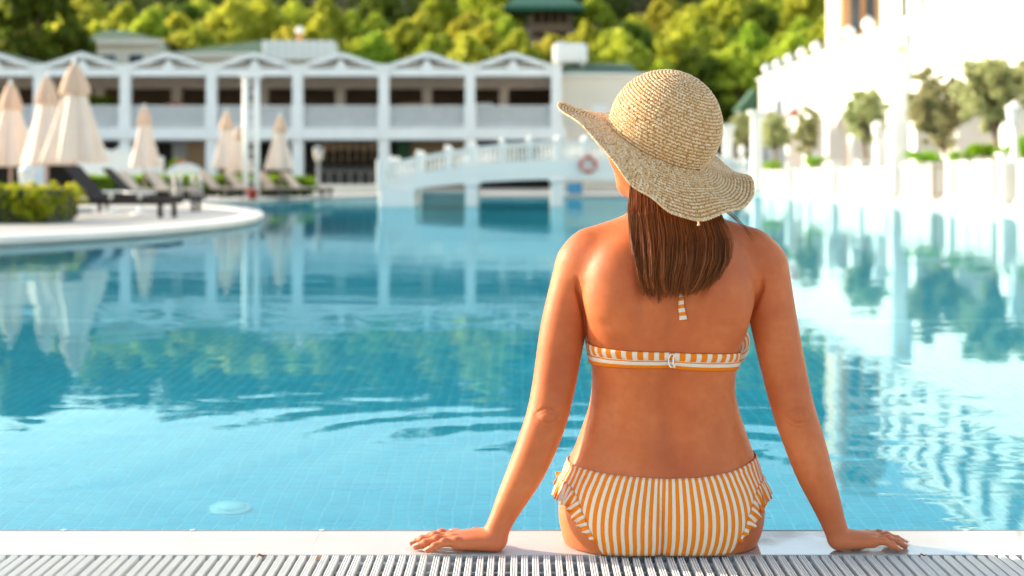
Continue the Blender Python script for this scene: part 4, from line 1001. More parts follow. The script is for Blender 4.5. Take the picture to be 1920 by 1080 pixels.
# wing at the right end of the pavilion, and rooftop pieces
wg = thing('side_building', 'plain cream building with a green roof joined to the right end of the pavilion', 'building', (0, 70, 0))
MB().box(X(1050, 70), X(1262, 70), 0, 12, DZ, Z(143, 70)).build('wall', M['cream'], wg)
MB().cbox(X(1046, 70), X(1270, 70), -.25, 12.2, Z(143, 70)+.002, Z(138, 70), .02).build('cornice', M['white'], wg)
for q in range(2): MB().box(X(1110+q*60, 70), X(1140+q*60, 70), -.03, -.002, Z(236, 70), Z(196, 70)).build('shutter', M['white_cool'], wg)
a, b = X(1052, 70), X(1200, 70); zb_, zt_ = Z(138, 70)+.01, Z(110, 70)
MB().add([(a, 0, zb_), (b, 0, zb_), (b+.2, 12, zb_), (a, 12, zb_), (a, 3, zt_), (b-.25, 3, zt_), (b-.25, 9, zt_), (a, 9, zt_)], [(0,3,2,1),(4,5,6,7),(0,1,5,4),(1,2,6,5),(2,3,7,6),(3,0,4,7)]).build('roof', M['green_roof'], wg)
tk = thing('rooftop_tank', 'white rounded box tank standing on the green roof right of the last gable', 'water tank', (X(1070, 71), 71.6, Z(119, 71)-.02))
mb = MB(); mb.cbox(-.86, .86, 0, 1.1, .06, 1.10, .14); mb.build('body', M['white'], tk)
MB().lathe([(.22, 0), (.22, .05), (.18, .07)], n=16).rot(0, (-.45, .5, 1.10)).build('lid', M['white'], tk)
for q in (-.7, .5): MB().cbox(q, q+.2, .1, 1, -1.0, .06, .01).build('support', M['grey_metal'], tk)
rb = thing('rooftop_screen', 'long white panelled box on the roof behind the fourth and fifth gables', 'roof unit', (0, 79, 0))
for k in range(9): MB().cbox(X(492+k*14.8, 79), X(492+(k+1)*14.8, 79)-.02, 0, 2, Z(112, 79), Z(76, 79), .02).build('panel', M['white'], rb)
ch = thing('chimney', 'small brick red chimney with a white cap above the white rooftop box', 'chimney', (X(562, 82), 82, Z(80, 82)))
MB().cbox(-.16, .16, -.16, .16, -.6, .55, .02).build('stack', M['orange_trim'], ch); MB().lathe([(.22, .551), (.25, .62), (.2, .8), (.05, .95)], n=12).build('cap', M['white'], ch)
def house(px0, px1, ye, yr, yb, Y, dep, name, label, wallm, ridge=(.2, .8), wins=3):
    h = thing(name, label, 'house', (0, Y, 0)); a, b = X(px0, Y), X(px1, Y)
    MB().box(a+.4, b-.4, .3, dep-.3, Z(yb, Y)-3, Z(ye, Y)).build('wall', wallm, h)
    r0, r1 = a+(b-a)*ridge[0], a+(b-a)*ridge[1]; z0, z1 = Z(ye, Y)+.002, Z(yr, Y); m_ = dep/2
    MB().add([(a, 0, z0), (b, 0, z0), (b, dep, z0), (a, dep, z0), (r0, m_, z1), (r1, m_, z1)], [(0,3,2,1),(0,1,5,4),(2,3,4,5),(1,2,5),(3,0,4)]).build('roof', M['green_roof'], h)
    MB().cbox(a-.05, b+.05, -.08, -.001, z0-.28, z0+.05, .01).build('fascia', M['cream'], h)
    for k in range(wins):
        xx = a+(b-a)*(k+1)/(wins+1); w = MB().cbox(xx-.5, xx+.5, .22, .298, Z(ye, Y)-1.9, Z(ye, Y)-.8, .01).build('window', M['white'], h)
        MB().box(xx-.42, xx+.42, .19, .218, Z(ye, Y)-1.82, Z(ye, Y)-.88).build('pane', M['glassdark'], w)
    return h
house(150, 305, 75, 46, 112, 87, 7, 'green_roofed_house', 'small beige house with a green roof beside the dark tree at the left', M['cream'], (.1, .35), 2)
house(300, 545, 100, 62, 112, 86, 9, 'low_long_house', 'low cream house with a long green roof behind the third and fourth gables', M['cream'], (.7, .82), 4)
hut = thing('hill_hut', 'small brown hut with a green roof high among the hillside pines', 'hut', (0, 117, 0))
a, b = X(1000, 117), X(1065, 117)
MB().box(a, b, 0, 4, Z(60, 117), Z(44, 117)).build('base_wall', M['brown_wall'], hut)
for k in range(5): MB().box(a+(b-a)*k/4-.09, a+(b-a)*k/4+.09, -.05, .12, Z(44, 117)+.002, Z(16, 117)).build('post', M['hillbark'], hut)
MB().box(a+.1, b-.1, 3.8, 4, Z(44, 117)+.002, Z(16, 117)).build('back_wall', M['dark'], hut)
a, b = X(945, 117), X(1095, 117); z0, z1 = Z(15, 117), Z(-22, 117)
MB().add([(a, -1, z0), (b, -1, z0), (b, 6, z0), (a, 6, z0), (a+1.6, 2.5, z1), (b-1.6, 2.5, z1)], [(0,3,2,1),(0,1,5,4),(2,3,4,5),(1,2,5),(3,0,4)]).build('roof', plain('teal_green_roof', (.02, .11, .075), .9), hut)
MB().box(a-.05, b+.05, -1.08, -1.001, z0-.3, z0+.06).build('fascia', bpy.data.materials['teal_green_roof'], hut)

# ---------------------------------------------------------------- foot bridge
BY = 32.0; fb = thing('foot_bridge', 'white arched foot bridge with turned posts crossing the pool', 'bridge', (0, BY, 0))
bx0, bx1 = X(716, BY), X(1405, BY); bxm = (bx0+bx1)/2
def arch(x, z0, z1): return z1-(z1-z0)*abs((x-bxm)/(bx1-bxm))**1.9
zl0, zl1 = Z(362, BY), Z(336, BY); zd0, zd1 = Z(338, BY), Z(299, BY); zt0, zt1 = Z(309, BY), Z(264, BY)
xs = np.linspace(bx0, bx1, 49)
for face, yy in (('front', 0), ('back', 1.5)):
    pts = [(x, arch(x, zl0, zl1)) for x in xs]+[(x, arch(x, zd0, zd1)) for x in xs[::-1]]
    n = len(xs); v = [(x, yy, z) for x, z in pts]+[(x, yy+.14, z) for x, z in pts]; m_ = 2*n
    f = []
    for i in range(n-1): f += [(i, i+1, m_-2-i, m_-1-i), (m_+i, 2*m_-1-i, 2*m_-2-i, m_+i+1)]
    f += [(i, m_+i, m_+(i+1) % m_, (i+1) % m_) for i in range(m_)]
    MB().add(v, f).build('fascia_beam', M['white'], fb)
    for (dz, h, w) in ((-.45, .05, .08), (0, .07, .12)):
        rl = MB()
        for x0, x1 in zip(xs[:-1], xs[1:]):
            z0, z1 = arch(x0, zt0, zt1)+dz, arch(x1, zt0, zt1)+dz; c = yy+.07
            rl.add([(x0, c-w/2, z0-h), (x1, c-w/2, z1-h), (x1, c+w/2, z1-h), (x0, c+w/2, z0-h), (x0, c-w/2, z0), (x1, c-w/2, z1), (x1, c+w/2, z1), (x0, c+w/2, z0)], [(0,3,2,1),(4,5,6,7),(0,1,5,4),(1,2,6,5),(2,3,7,6),(3,0,4,7)])
        ro = rl.build('rail', M['white'], fb)
    posts = [X(p, BY) for p in (735, 784, 838, 886, 941, 993, 1046, 1098, 1150, 1206, 1258, 1310, 1362, 1400)]
    for x in posts:
        zt = arch(x, zt0, zt1)+.07; c = yy+.07
        MB().cbox(x-.055, x+.055, c-.065, c+.065, arch(x, zd0, zd1)-.05, zt, .012).lathe([(.06, 0), (.065, .02), (.035, .03), (.045, .06), (.015, .085)], (x, c, zt), 12).build('post', M['white'], fb)
    for x0, x1 in zip(posts[:-1], posts[1:]):
        k = 5; bm_ = [x0+.07+(x1-x0-.14)*(q+.5)/k for q in range(k)]
        for x in bm_:
            za, zb_ = arch(x, zd0, zd1)-.02, arch(x, zt0, zt1)-.05
            MB().lathe([(.022, 0), (.032, (zb_-za)*.3), (.020, (zb_-za)*.6), (.026, zb_-za)], (x, yy+.07, za), 8).build('baluster', M['white'], ro, True)
dk = MB()
for x0, x1 in zip(xs[:-1], xs[1:]):
    z0, z1 = arch(x0, zd0, zd1)-.12, arch(x1, zd0, zd1)-.12
    dk.add([(x0, .141, z0-.1), (x1, .141, z1-.1), (x1, 1.499, z1-.1), (x0, 1.499, z0-.1), (x0, .141, z0), (x1, .141, z1), (x1, 1.499, z1), (x0, 1.499, z0)], [(0,3,2,1),(4,5,6,7),(0,1,5,4),(1,2,6,5),(2,3,7,6),(3,0,4,7)])
dk.build('walkway', M['deck'], fb)
for px in (884, 1045, 1206):
    x = X(px, BY)
    for yy in (-.02, 1.40):
        zt = arch(x, zl0, zl1)+.03
        MB().cbox(x-.13, x+.13, yy, yy+.26, POOL_Z, zt-.10, .015).cbox(x-.17, x+.17, yy-.035, yy+.295, zt-.10, zt, .01).build('pier', M['white'], fb)
MB().cbox(bx0-.04, bx0+.75, -.25, 1.95, POOL_Z, Z(352, BY), .02).build('abutment', M['white'], fb)
MB().cbox(bx0-.10, bx0+.12, -.27, .22, Z(352, BY)+.001, Z(300, BY), .02).build('end_post', M['white'], fb)
# tall white post at the bridge end continuing up (strong reflection in the pool)
ringo = thing('life_ring', 'faded red life ring hanging on the front of the foot bridge', 'life ring', (X(1103, BY-.1), BY-.07, Z(308, BY-.1)))
mb = MB(); nn, mm = 32, 10; v = []
for i in range(nn):
    a_ = 2*math.pi*i/nn
    for j in range(mm): b_ = 2*math.pi*j/mm; rr_ = .165+.045*math.cos(b_); v.append((rr_*math.cos(a_), .045*math.sin(b_), rr_*math.sin(a_)))
f = [(i*mm+j, i*mm+(j+1) % mm, ((i+1) % nn)*mm+(j+1) % mm, ((i+1) % nn)*mm+j) for i in range(nn) for j in range(mm)]
mb.add(v, f).build('ring', M['ringred'], ringo, True)
for k in range(4):
    a_ = math.pi/4+k*math.pi/2; MB().tube([(.165*math.cos(a_-.08), 0, .165*math.sin(a_-.08)), (.165*math.cos(a_+.08), 0, .165*math.sin(a_+.08))], .0475, 12, False).build('strap', M['white'], ringo, True)
# blue panel beyond the bridge
bp = tag(MB().cbox(X(1063, 46), X(1092, 46), 46, 46.3, POOL_Z, Z(342, 46), .01).build('blue_panel', M['glassblue']), 'bright blue panel standing in the water behind the bridge right pier', 'panel')
isl = tag(MB().prism([(X(895, 45), 45), (X(1260, 45), 45), (X(1300, 50), 50), (X(880, 52), 52)], POOL_Z, .09).build('far_ledge', M['deck']), kind='structure')

# ---------------------------------------------------------------- umbrellas
def make_umbrella():
    u = thing('patio_umbrella', '', 'umbrella'); H_ = 2.5
    pl = lambda w, t_: 1+(.28*math.cos(6*w+.8*math.sin(w))+.07*math.cos(13*w+1))*(.35+.65*(1-t_))
    prof = [(.455, .86), (.475, .90), (.44, 1.05), (.385, 1.25), (.32, 1.5), (.25, 1.75), (.19, 2.0), (.13, 2.25), (.07, 2.42), (.02, 2.48)]
    MB().lathe(prof, n=72, mod=lambda w, t_: pl(w, t_)).build('canopy', M['canvas'], u, True)
    MB().lathe([(.235, 2.03), (.245, 2.06), (.215, 2.2), (.16, 2.36), (.10, 2.48), (.06, 2.54), (.02, 2.56)], n=72, mod=lambda w, t_: 1+(.16*math.cos(6*w+.5)+.08*math.cos(11*w))*(1-t_*.6)).build('vent_cap', M['canvas_cap'], u, True)
    MB().lathe([(.03, 2.54), (.045, 2.58), (.03, 2.62), (.005, 2.65)], n=12).build('finial', M['white'], u, True)
    MB().tube([(0, 0, .06), (0, 0, 2.3)], .032, 12).build('pole', plain('pinkish_wood_pole', (.50, .34, .27), .5), u, True)
    MB().cbox(-.32, .32, -.32, .32, 0, .07, .015).lathe([(.06, .07), (.055, .3)], n=14).build('base', M['grey_metal'], u)
    return u
um0 = make_umbrella()
ums = [(140, 110, 23.5, 1.08, 1.0, 0.3, 'tallest closed cream umbrella, in front beside the dark loungers'),
       (88, 135, 25.6, .95, 1.0, 1.2, 'closed cream umbrella half hidden behind the tallest one'),
       (20, 148, 26.3, .98, 1.0, 2.2, 'closed cream umbrella at the left end of the row above the hedge'),
       (271, 194, 40, .97, 1.02, .9, 'closed cream umbrella standing alone in front of the white curved wall'),
       (425, 204, 40.2, .93, 1.0, 1.9, 'closed cream umbrella just left of the twin pole mast'),
       (449, 232, 45, .9, .97, .1, 'closed umbrella peeping out behind the one beside the twin pole mast'),
       (525, 211, 39.8, .90, .97, 2.7, 'closed cream umbrella just right of the twin pole mast')]
for k, (px, tip, Y, wd, _, rz, lab) in enumerate(ums):
    hz = (Z(tip, Y)-DZ)/2.65; loc = (X(px, Y), Y, DZ)
    if k == 0: um0.location = loc; um0.rotation_euler = (0, 0, rz); um0.scale = (wd*.83, wd*.83, hz); um0['label'] = lab; um0['group'] = 'closed patio umbrellas'
    else: dup(um0, loc, lab, rz, (wd*.82, wd*.82, hz), 'closed patio umbrellas')

# mast of two white tubes with rungs
ms = thing('twin_pole_mast', 'tall mast of two white poles joined by rungs beside the umbrellas', 'mast', (X(471, 39), 39, DZ)); mt = Z(146, 39)-DZ
for s in (-1, 1): MB().tube([(s*.15, 0, 0), (s*.15, 0, mt)], .085, 12).build('pole', M['white'], ms, True)
for k in range(12): MB().tube([(-.08, 0, .2+k*mt/12.3), (.08, 0, .2+k*mt/12.3)], .02, 8).build('rung', M['white'], ms, True)
MB().cbox(-.3, .3, -.1, .1, mt, mt+.08, .01).build('cap', M['white'], ms)

# lamps
def lantern(px, py_top, Y, m, lm, name, label, zb, w=1.0, grp=None):
    H_ = Z(py_top, Y)-zb; t_ = thing(name, label, 'lamp post', (X(px, Y), Y, zb), 0, grp)
    MB().lathe([(.10*w, 0), (.11*w, .05), (.06*w, .12), (.045*w, H_*.45), (.05*w, H_-.50*w), (.08*w, H_-.46*w)], n=14).build('post', m, t_, True)
    MB().lathe([(.07*w, H_-.455*w), (.12*w, H_-.38*w), (.15*w, H_-.18*w), (.13*w, H_-.14*w)], n=8).build('lantern', lm, t_)
    MB().lathe([(.17*w, H_-.138*w), (.16*w, H_-.11*w), (.06*w, H_-.04*w), (.02*w, H_)], n=8).build('hood', m, t_)
    return t_
lantern(597, 272, 46, M['grey_metal'], plain('milky_lantern', (.6, .55, .5), .4), 'lamp_post', 'dark grey lamp post with a lantern at the end of the hedge before the bar', DZ, 1.1)
lantern(50, 306, 20.5, M['white'], M['white'], 'garden_lamp', 'short white garden lamp standing in the yellow green hedge at far left', DZ, .8)

# sun loungers
def make_lounger(cush=True):
    t_ = thing('sun_lounger', '', 'sun lounger')
    fr_ = MB(); fr_.cbox(0, 1.95, -.34, -.27, .24, .33, .02).cbox(0, 1.95, .27, .34, .24, .33, .02).cbox(0, .07, -.27, .27, .24, .33, .02).cbox(1.88, 1.95, -.27, .27, .24, .33, .02)
    fr_.build('frame', M['wicker'], t_)
    for x in (.12, 1.78):
        for s in (-1, 1): MB().cbox(x, x+.07, s*.305-.035, s*.305+.035, 0, .241, .01).build('leg', M['wicker'], t_)
    MB().cbox(.68, 1.9, -.27, .27, .28, .325, .01).build('seat', M['wicker'], t_)
    def slab(y0, y1, off, th, L0=0, L1=.78):
        c, s = math.cos(R(128)), math.sin(R(128)); o_ = np.array((.70, .33)); d = np.array((c, s)); nn = np.array((s, -c))
        q = [o_+d*L0+nn*off, o_+d*L1+nn*off, o_+d*L1+nn*(off+th), o_+d*L0+nn*(off+th)]
        return MB().prism_y([tuple(p) for p in q][::-1], y0, y1)
    slab(-.33, .33, -.03, .04).build('backrest', M['wicker'], t_)
    if cush:
        slab(-.30, .30, .012, .09).build('back_cushion', M['cushion'], t_); MB().cbox(.76, 1.92, -.30, .30, .331, .41, .03).build('seat_cushion', M['cushion'], t_)
    return t_
lo1 = make_lounger(True); lo2 = make_lounger(False)
LG = 'beige cushioned loungers on the far deck'
lsp = [(238, 35.5, 'beige cushioned lounger left of the lone umbrella'), (293, 36, 'beige cushioned lounger below the lone umbrella, left of the pool ladder'),
       (392, 39, 'beige cushioned lounger just right of the pool ladder'), (438, 39.3, 'beige cushioned lounger below the umbrella left of the mast'),
       (498, 39.8, 'beige cushioned lounger just right of the twin pole mast'), (545, 40, 'beige cushioned lounger at the right end of the hedge')]
for k, (px, Y, lab) in enumerate(lsp):
    loc = (X(px, Y)-.45, Y+.4, DZ)
    if k == 0: lo1.location = loc; lo1.rotation_euler = (0, 0, R(-16)); lo1['label'] = lab; lo1['group'] = LG; lo1.scale = (.84, .80, .72)
    else: dup(lo1, loc, lab, R(-16+rr.uniform(-5, 5)), (.84, .80, .72), LG)
lo2.location = (X(96, 20.6), 20.9, DZ); lo2.rotation_euler = (0, 0, R(-7)); lo2.scale = (.92, .9, .80); lo2['label'] = 'bare dark wicker lounger with raised back in front beside the near hedge'; lo2['group'] = 'bare dark loungers'
dup(lo2, (X(168, 24.2), 24.5, DZ), 'bare dark wicker lounger behind the front one, foot towards the ladder', R(3), (.95, .9, .78), 'bare dark loungers')
# side tables, towels, bucket
for k, (px, Y, lab) in enumerate(((262, 22.4, 'small white round side table by the foot of the front dark lounger'), (208, 23.4, 'small white round side table between the two dark loungers'))):
    t_ = thing('side_table', lab, 'side table', (X(px, Y), Y, DZ), 0, 'white side tables')
    MB().lathe([(.16, 0), (.15, .02), (.03, .04), (.03, .33)], n=16).build('leg', M['white'], t_, True); MB().lathe([(.24, .331), (.25, .345), (.24, .36)], n=24).build('tabletop', M['white'], t_)
bk = thing('red_bucket', 'small orange red bucket on the edge of the far deck', 'bucket', (X(469, 36.3), 36.6, DZ))
MB().lathe([(.10, 0), (.14, .26), (.15, .27), (.13, .26), (.09, .02)], n=18).build('body', M['red'], bk, True)
MB().tube([(.14*math.cos(a_), 0, .26+.13*math.sin(a_)) for a_ in np.linspace(0, math.pi, 10)], .008, 6).build('handle', M['steel'], bk)
# ladder: two pairs of rails
ld = thing('pool_ladder', 'polished steel pool ladder of four curved rails at the deck nose', 'ladder', (X(350, 29.4), 29.4, 0))
for k, dx in enumerate((-.33, -.18, .08, .23)):
    y0 = .25
    pts = [(dx-.16, y0+.5, .13), (dx-.17, y0+.45, .50), (dx-.12, y0+.32, .66), (dx-.03, y0+.1, .66), (dx+.05, y0-.12, .45), (dx+.10, y0-.3, .12), (dx+.11, y0-.34, -.6)]
    p = np.array(pts); tt = np.linspace(0, 6, 30); p = np.array([hermite(np.arange(7), p[:, i], tt) for i in range(3)]).T
    MB().tube(p, .017, 10).build('rail', M['steel'], ld, True)
for z_ in (-.15, -.4): MB().cbox(-.25, .36, -.12, -.04, z_, z_+.03, .005).build('step', M['steel'], ld)

# hedges
def hedge(x0, x1, y0, y1, z0, z1, m, label, n, size, seed):
    r_ = np.random.default_rng(seed); h = thing('hedge', label, 'hedge', ((x0+x1)/2, (y0+y1)/2, z0)); w, d, hh = (x1-x0)/2, (y1-y0)/2, z1-z0
    k = 900; c = np.c_[r_.uniform(-w, w, k), r_.uniform(-d, d, k), r_.uniform(.1, hh*.9, k)]; rd = r_.uniform(.06, .12, k)*min(1, hh*1.6)
    V, Q = leaves(r_, n, c, rd, size, 1, .6); link('foliage', npmesh('foliage', V, Q, m, False), h)
    MB().box(-w*.96, w*.96, -d*.8, d*.8, 0, hh*.85).build('twigs', plain('dark_twigs_'+str(seed), (.03, .04, .012), .9, .4, 6), h); return h
hedge(-9.5, X(110, 18.4), 18.0, 19.4, DZ, Z(345, 18.2), M['hedge_yellow'], 'low clipped hedge with yellow and reddish leaves at the left edge', 26000, .035, 1)
hedge(X(150, 43), X(372, 43), 42.4, 43.3, DZ, Z(327, 43), M['hedge'], 'bright green clipped hedge behind the loungers left of the ladder', 16000, .05, 2)
hedge(X(385, 43.5), X(588, 43.5), 43.0, 43.9, DZ, Z(329, 43.5), M['hedge'], 'bright green clipped hedge between the mast and the lamp post', 18000, .05, 3)
hedge(X(168, 71), X(212, 71), 70, 71.3, zS1, Z(176, 71), M['hedge'], 'green potted bush seen through the upper floor of the pavilion', 5000, .08, 4)
# white curved wall and shell
cw = thing('curved_garden_wall', 'low white garden wall with a wavy top behind the green hedge', 'wall', (0, 47, 0))
xs_ = np.linspace(X(140, 47), X(300, 47), 60); zz_ = [Z(301-17*math.sin(max(0, min(1, (i-4)/50))*math.pi)**.7-3*math.sin(i*.45), 47) for i in range(60)]
MB().prism_y([(float(a), DZ) for a in (xs_[0],)]+[(float(a), z) for a, z in zip(xs_, zz_)]+[(float(xs_[-1]), DZ)], 0, .5).build('wall', M['white'], cw)
MB().prism_y([(float(a), z+.002) for a, z in zip(xs_, zz_)]+[(float(a), z+.08) for a, z in list(zip(xs_, zz_))[::-1]], -.06, .56).build('coping', M['white_cool'], cw)
sh = thing('shell_fountain', 'white scalloped shell fountain wall with a fanned top behind the hedge', 'fountain', (X(345, 46.5), 46.5, DZ))
for k in range(13):
    a0, a1 = math.pi*k/13, math.pi*(k+1)/13; r0, r1 = .15, .78; am = (a0+a1)/2
    MB().prism_y([(r0*math.cos(a0), r0*math.sin(a0)+.2), (r0*math.cos(a1), r0*math.sin(a1)+.2), (r1*math.cos(a1), r1*math.sin(a1)+.2), ((r1+.07)*math.cos(am), (r1+.07)*math.sin(am)+.2), (r1*math.cos(a0), r1*math.sin(a0)+.2)][::-1], -.03*(k % 2), .25).build('rib', M['white'] if k % 2 else M['white_cool'], sh)
MB().cbox(-.85, .85, -.15, .4, 0, .199, .02).build('plinth', M['white'], sh)
r_ = np.random.default_rng(4); fw = thing('flower_bush', 'small bush with orange flowers above the white shell fountain', 'plant', (X(322, 46.9), 46.9, DZ))
V, Q = leaves(r_, 1500, np.array([(0, 0, .95), (.15, 0, 1.05), (.32, 0, .98)]), np.array([.18, .16, .15]), .04); link('foliage', npmesh('foliage', V, Q, M['hedge'], False), fw)
V, Q = leaves(r_, 260, np.array([(.33, -.05, 1.02)]), np.array([.16]), .05); link('flowers', npmesh('flowers', V, Q, plain('orange_petals', (.65, .16, .04), .6), False), fw); MB().tube([(.1, 0, 0), (.1, 0, .9)], .03, 6).build('stem', M['bark'], fw)
# far deck parapet in front of the bar
tag(MB().cbox(X(590, 52), X(722, 52), 51.6, 52, DZ, Z(352, 52)+.12, .02).build('low_parapet', M['cream']), 'low pale parapet in front of the dark bar left of the bridge', 'wall')
for k, (px, lab) in enumerate(((615, 'white pool chair left of the bar parapet'),)):
    pass

# ---------------------------------------------------------------- right bank: planters, olive trees, lamps
def make_planter():
    t_ = thing('planter', '', 'planter')
    MB().cbox(0, .86, 0, 2.6, 0, .72, .01).build('box', M['planter_frame'], t_)
    MB().cbox(-.05, .91, -.05, 2.65, -.0, .09, .015).build('plinth', M['kerb'], t_)
    MB().cbox(-.04, .90, -.04, 2.64, .721, .80, .015).build('rim', M['planter'], t_)
    MB().box(.05, .81, .05, 2.55, .801, .806).build('soil', M['soil'], t_)
    for s in (0, 1, 2):
        MB().cbox(-.022, -.001, .10+.83*s, .10+.83*s+.72, .13, .67, .008).build('panel', M['planter'], t_)
    MB().cbox(.10, .76, -.022, -.001, .13, .67, .008).build('panel', M['planter'], t_)
    return t_
pl0 = make_planter(); first = True
plab = ['second from the far end', 'third from the far end', 'below the small olive beside the arch', 'between the two far olives', 'just before the slender lamp', 'below the olive with a forked trunk', 'with its shaded end in plain view', 'below the second largest olive', 'below the largest olive', 'beside the near lamp post', 'just outside the lamp post']
py_list = [58.9, 55.3, 51.6, 48.0, 44.4, 40.8, 37.2, 33.6, 28.8, 25.2, 21.6]
for k, Y in enumerate(py_list):
    lab = 'white panelled planter on the right bank, '+plab[k]; loc = (XR+.34+(.12 if k % 2 else 0), Y, .11); s = (.92, 1.0, 1.12 if k > 6 else 1.0)
    if k == 0: pl0.location = loc; pl0['label'] = lab; pl0['group'] = 'white planters on the right bank'; pl0.scale = s
    else: dup(pl0, loc, lab, 0, s, 'white planters on the right bank')
pier0 = thing('planter_pier', '', 'pier'); MB().cbox(-.16, .16, -.16, .16, 0, .96, .015).build('shaft', M['white'], pier0); MB().cbox(-.22, .22, -.22, .22, 0, .10, .015).build('foot', M['kerb'], pier0); MB().cbox(-.2, .2, -.2, .2, .961, 1.03, .015).build('cap', M['white'], pier0)
for k, Y in enumerate([58.4, 54.8, 51.1, 47.5, 43.9, 40.3, 36.7, 31.8, 28.3, 24.7]):
    loc = (XR+.45, Y, .11); lab = 'short white pier in the gap before the planter '+plab[k+1]
    if k == 0: pier0.location = loc; pier0['label'] = lab; pier0['group'] = 'piers between the planters'
    else: dup(pier0, loc, lab, 0, 1.0, 'piers between the planters')
def olive(px, Y, trunk_py, base_z, cx_px0, cx_px1, top_py, bot_py, label, seed, n=9000):
    r_ = np.random.default_rng(seed); x = X(px, Y); t_ = thing('olive_tree', label, 'tree', (x, Y, base_z), 0, 'olive trees in the planters')
    Rc = (cx_px1-cx_px0)/2*Y/FPX; ccx = X((cx_px0+cx_px1)/2, Y)-x; z1, z0 = Z(top_py, Y)-base_z, Z(bot_py, Y)-base_z; hz = (z1-z0)/2; mz = (z0+z1)/2
    k = 150; u = r_.normal(0, 1, (k, 3)); u /= np.linalg.norm(u, axis=1)[:, None]; c = u*(r_.uniform(.3, .95, (k, 1)))*np.array([Rc, Rc, hz])+np.array([ccx, 0, mz])
    rd = r_.uniform(.08, .24, k)*min(Rc, hz); V, Q = leaves(r_, int(n*1.3), c, rd, .055, .85, .1); link('crown', npmesh('crown', V, Q, M['olive'], False), t_)
    mb = MB(); mb.tube([(0, 0, -.02), (.03, 0, z0*.4), (-.03, .02, z0), (ccx*.5, 0, mz-.1*hz)], [.085, .065, .055, .035], 9)
    for q in range(10): e = c[r_.integers(0, k)]; mb.tube([(-.03, .02, z0*.95), ((e[0]-.03)/2, e[1]/2, (z0+e[2])/2+.04), tuple(e)], [.035, .025, .008], 6)
    mb.build('trunk', M['bark'], t_, True); return t_
PT = .92
olive(1868, 29.4, 0, PT+.08, 1785, 1935, 88, 250, 'largest olive tree, right next to the near white lamp', 41, 13000)
olive(1772, 32.9, 0, PT+.08, 1692, 1822, 122, 282, 'second largest olive tree with a broad crown and forked trunk', 42, 12000)
olive(1622, 40.2, 0, PT, 1573, 1674, 160, 272, 'olive tree with dark twigs left of the slender white lamp', 43, 9000)
olive(1516, 47.8, 0, PT, 1484, 1542, 194, 300, 'narrow olive tree partly behind the white arch pier', 44, 7000)
olive(1453, 52.0, 0, PT, 1421, 1487, 210, 284, 'small round olive tree right of the hat brim', 45, 7000)
olive(1388, 59.4, 0, PT, 1366, 1412, 205, 278, 'smallest olive tree just right of the hat crown', 46, 5000)
olive(2010, 25.9, 0, PT+.08, 1925, 2085, 70, 240, 'olive tree cut by the right edge of the picture', 47, 12000)
lantern(1903, 188, 26.8, M['white'], M['white'], 'white_lamp', 'near white obelisk lamp at the right edge', PT+.02, 1.15, 'white lamps on the right bank')
lantern(1645, 226, 38.0, M['white'], M['white'], 'white_lamp', 'slender white lamp between two olive trees', PT, 1.05, 'white lamps on the right bank')
lantern(1391, 272, 57.0, M['white'], M['white'], 'white_lamp', 'farthest white lamp under the smallest olive tree', PT, 1.0, 'white lamps on the right bank')
for k, (px, Y, hgt, n_, lab) in enumerate(((1728, 34.2, .28, 900, 'small round green shrub in a planter left of the second largest olive'), (1842, 30.2, .42, 1800, 'dense green shrub behind the trunk of the largest olive'), (1908, 28.6, .42, 1800, 'dense green shrub at the foot of the near white lamp'), (1520, 47.0, .35, 900, 'green shrub under the narrow olive'), (1452, 51.4, .22, 700, 'tiny green shrub under the small round olive'))):
    s_ = thing('shrub', lab, 'shrub', (X(px, Y), Y, PT+.02)); r_ = np.random.default_rng(60+k); c = r_.normal(0, 1, (12, 3))*np.array([.22, .22, .06])+np.array([0, 0, hgt*.6])
    V, Q = leaves(r_, n_, c, r_.uniform(.10, .18, 12), .045); link('foliage', npmesh('foliage', V, Q, M['hedge'], False), s_); MB().tube([(0, 0, 0), (0, 0, hgt*.6)], .02, 6).build('stem', M['bark'], s_)

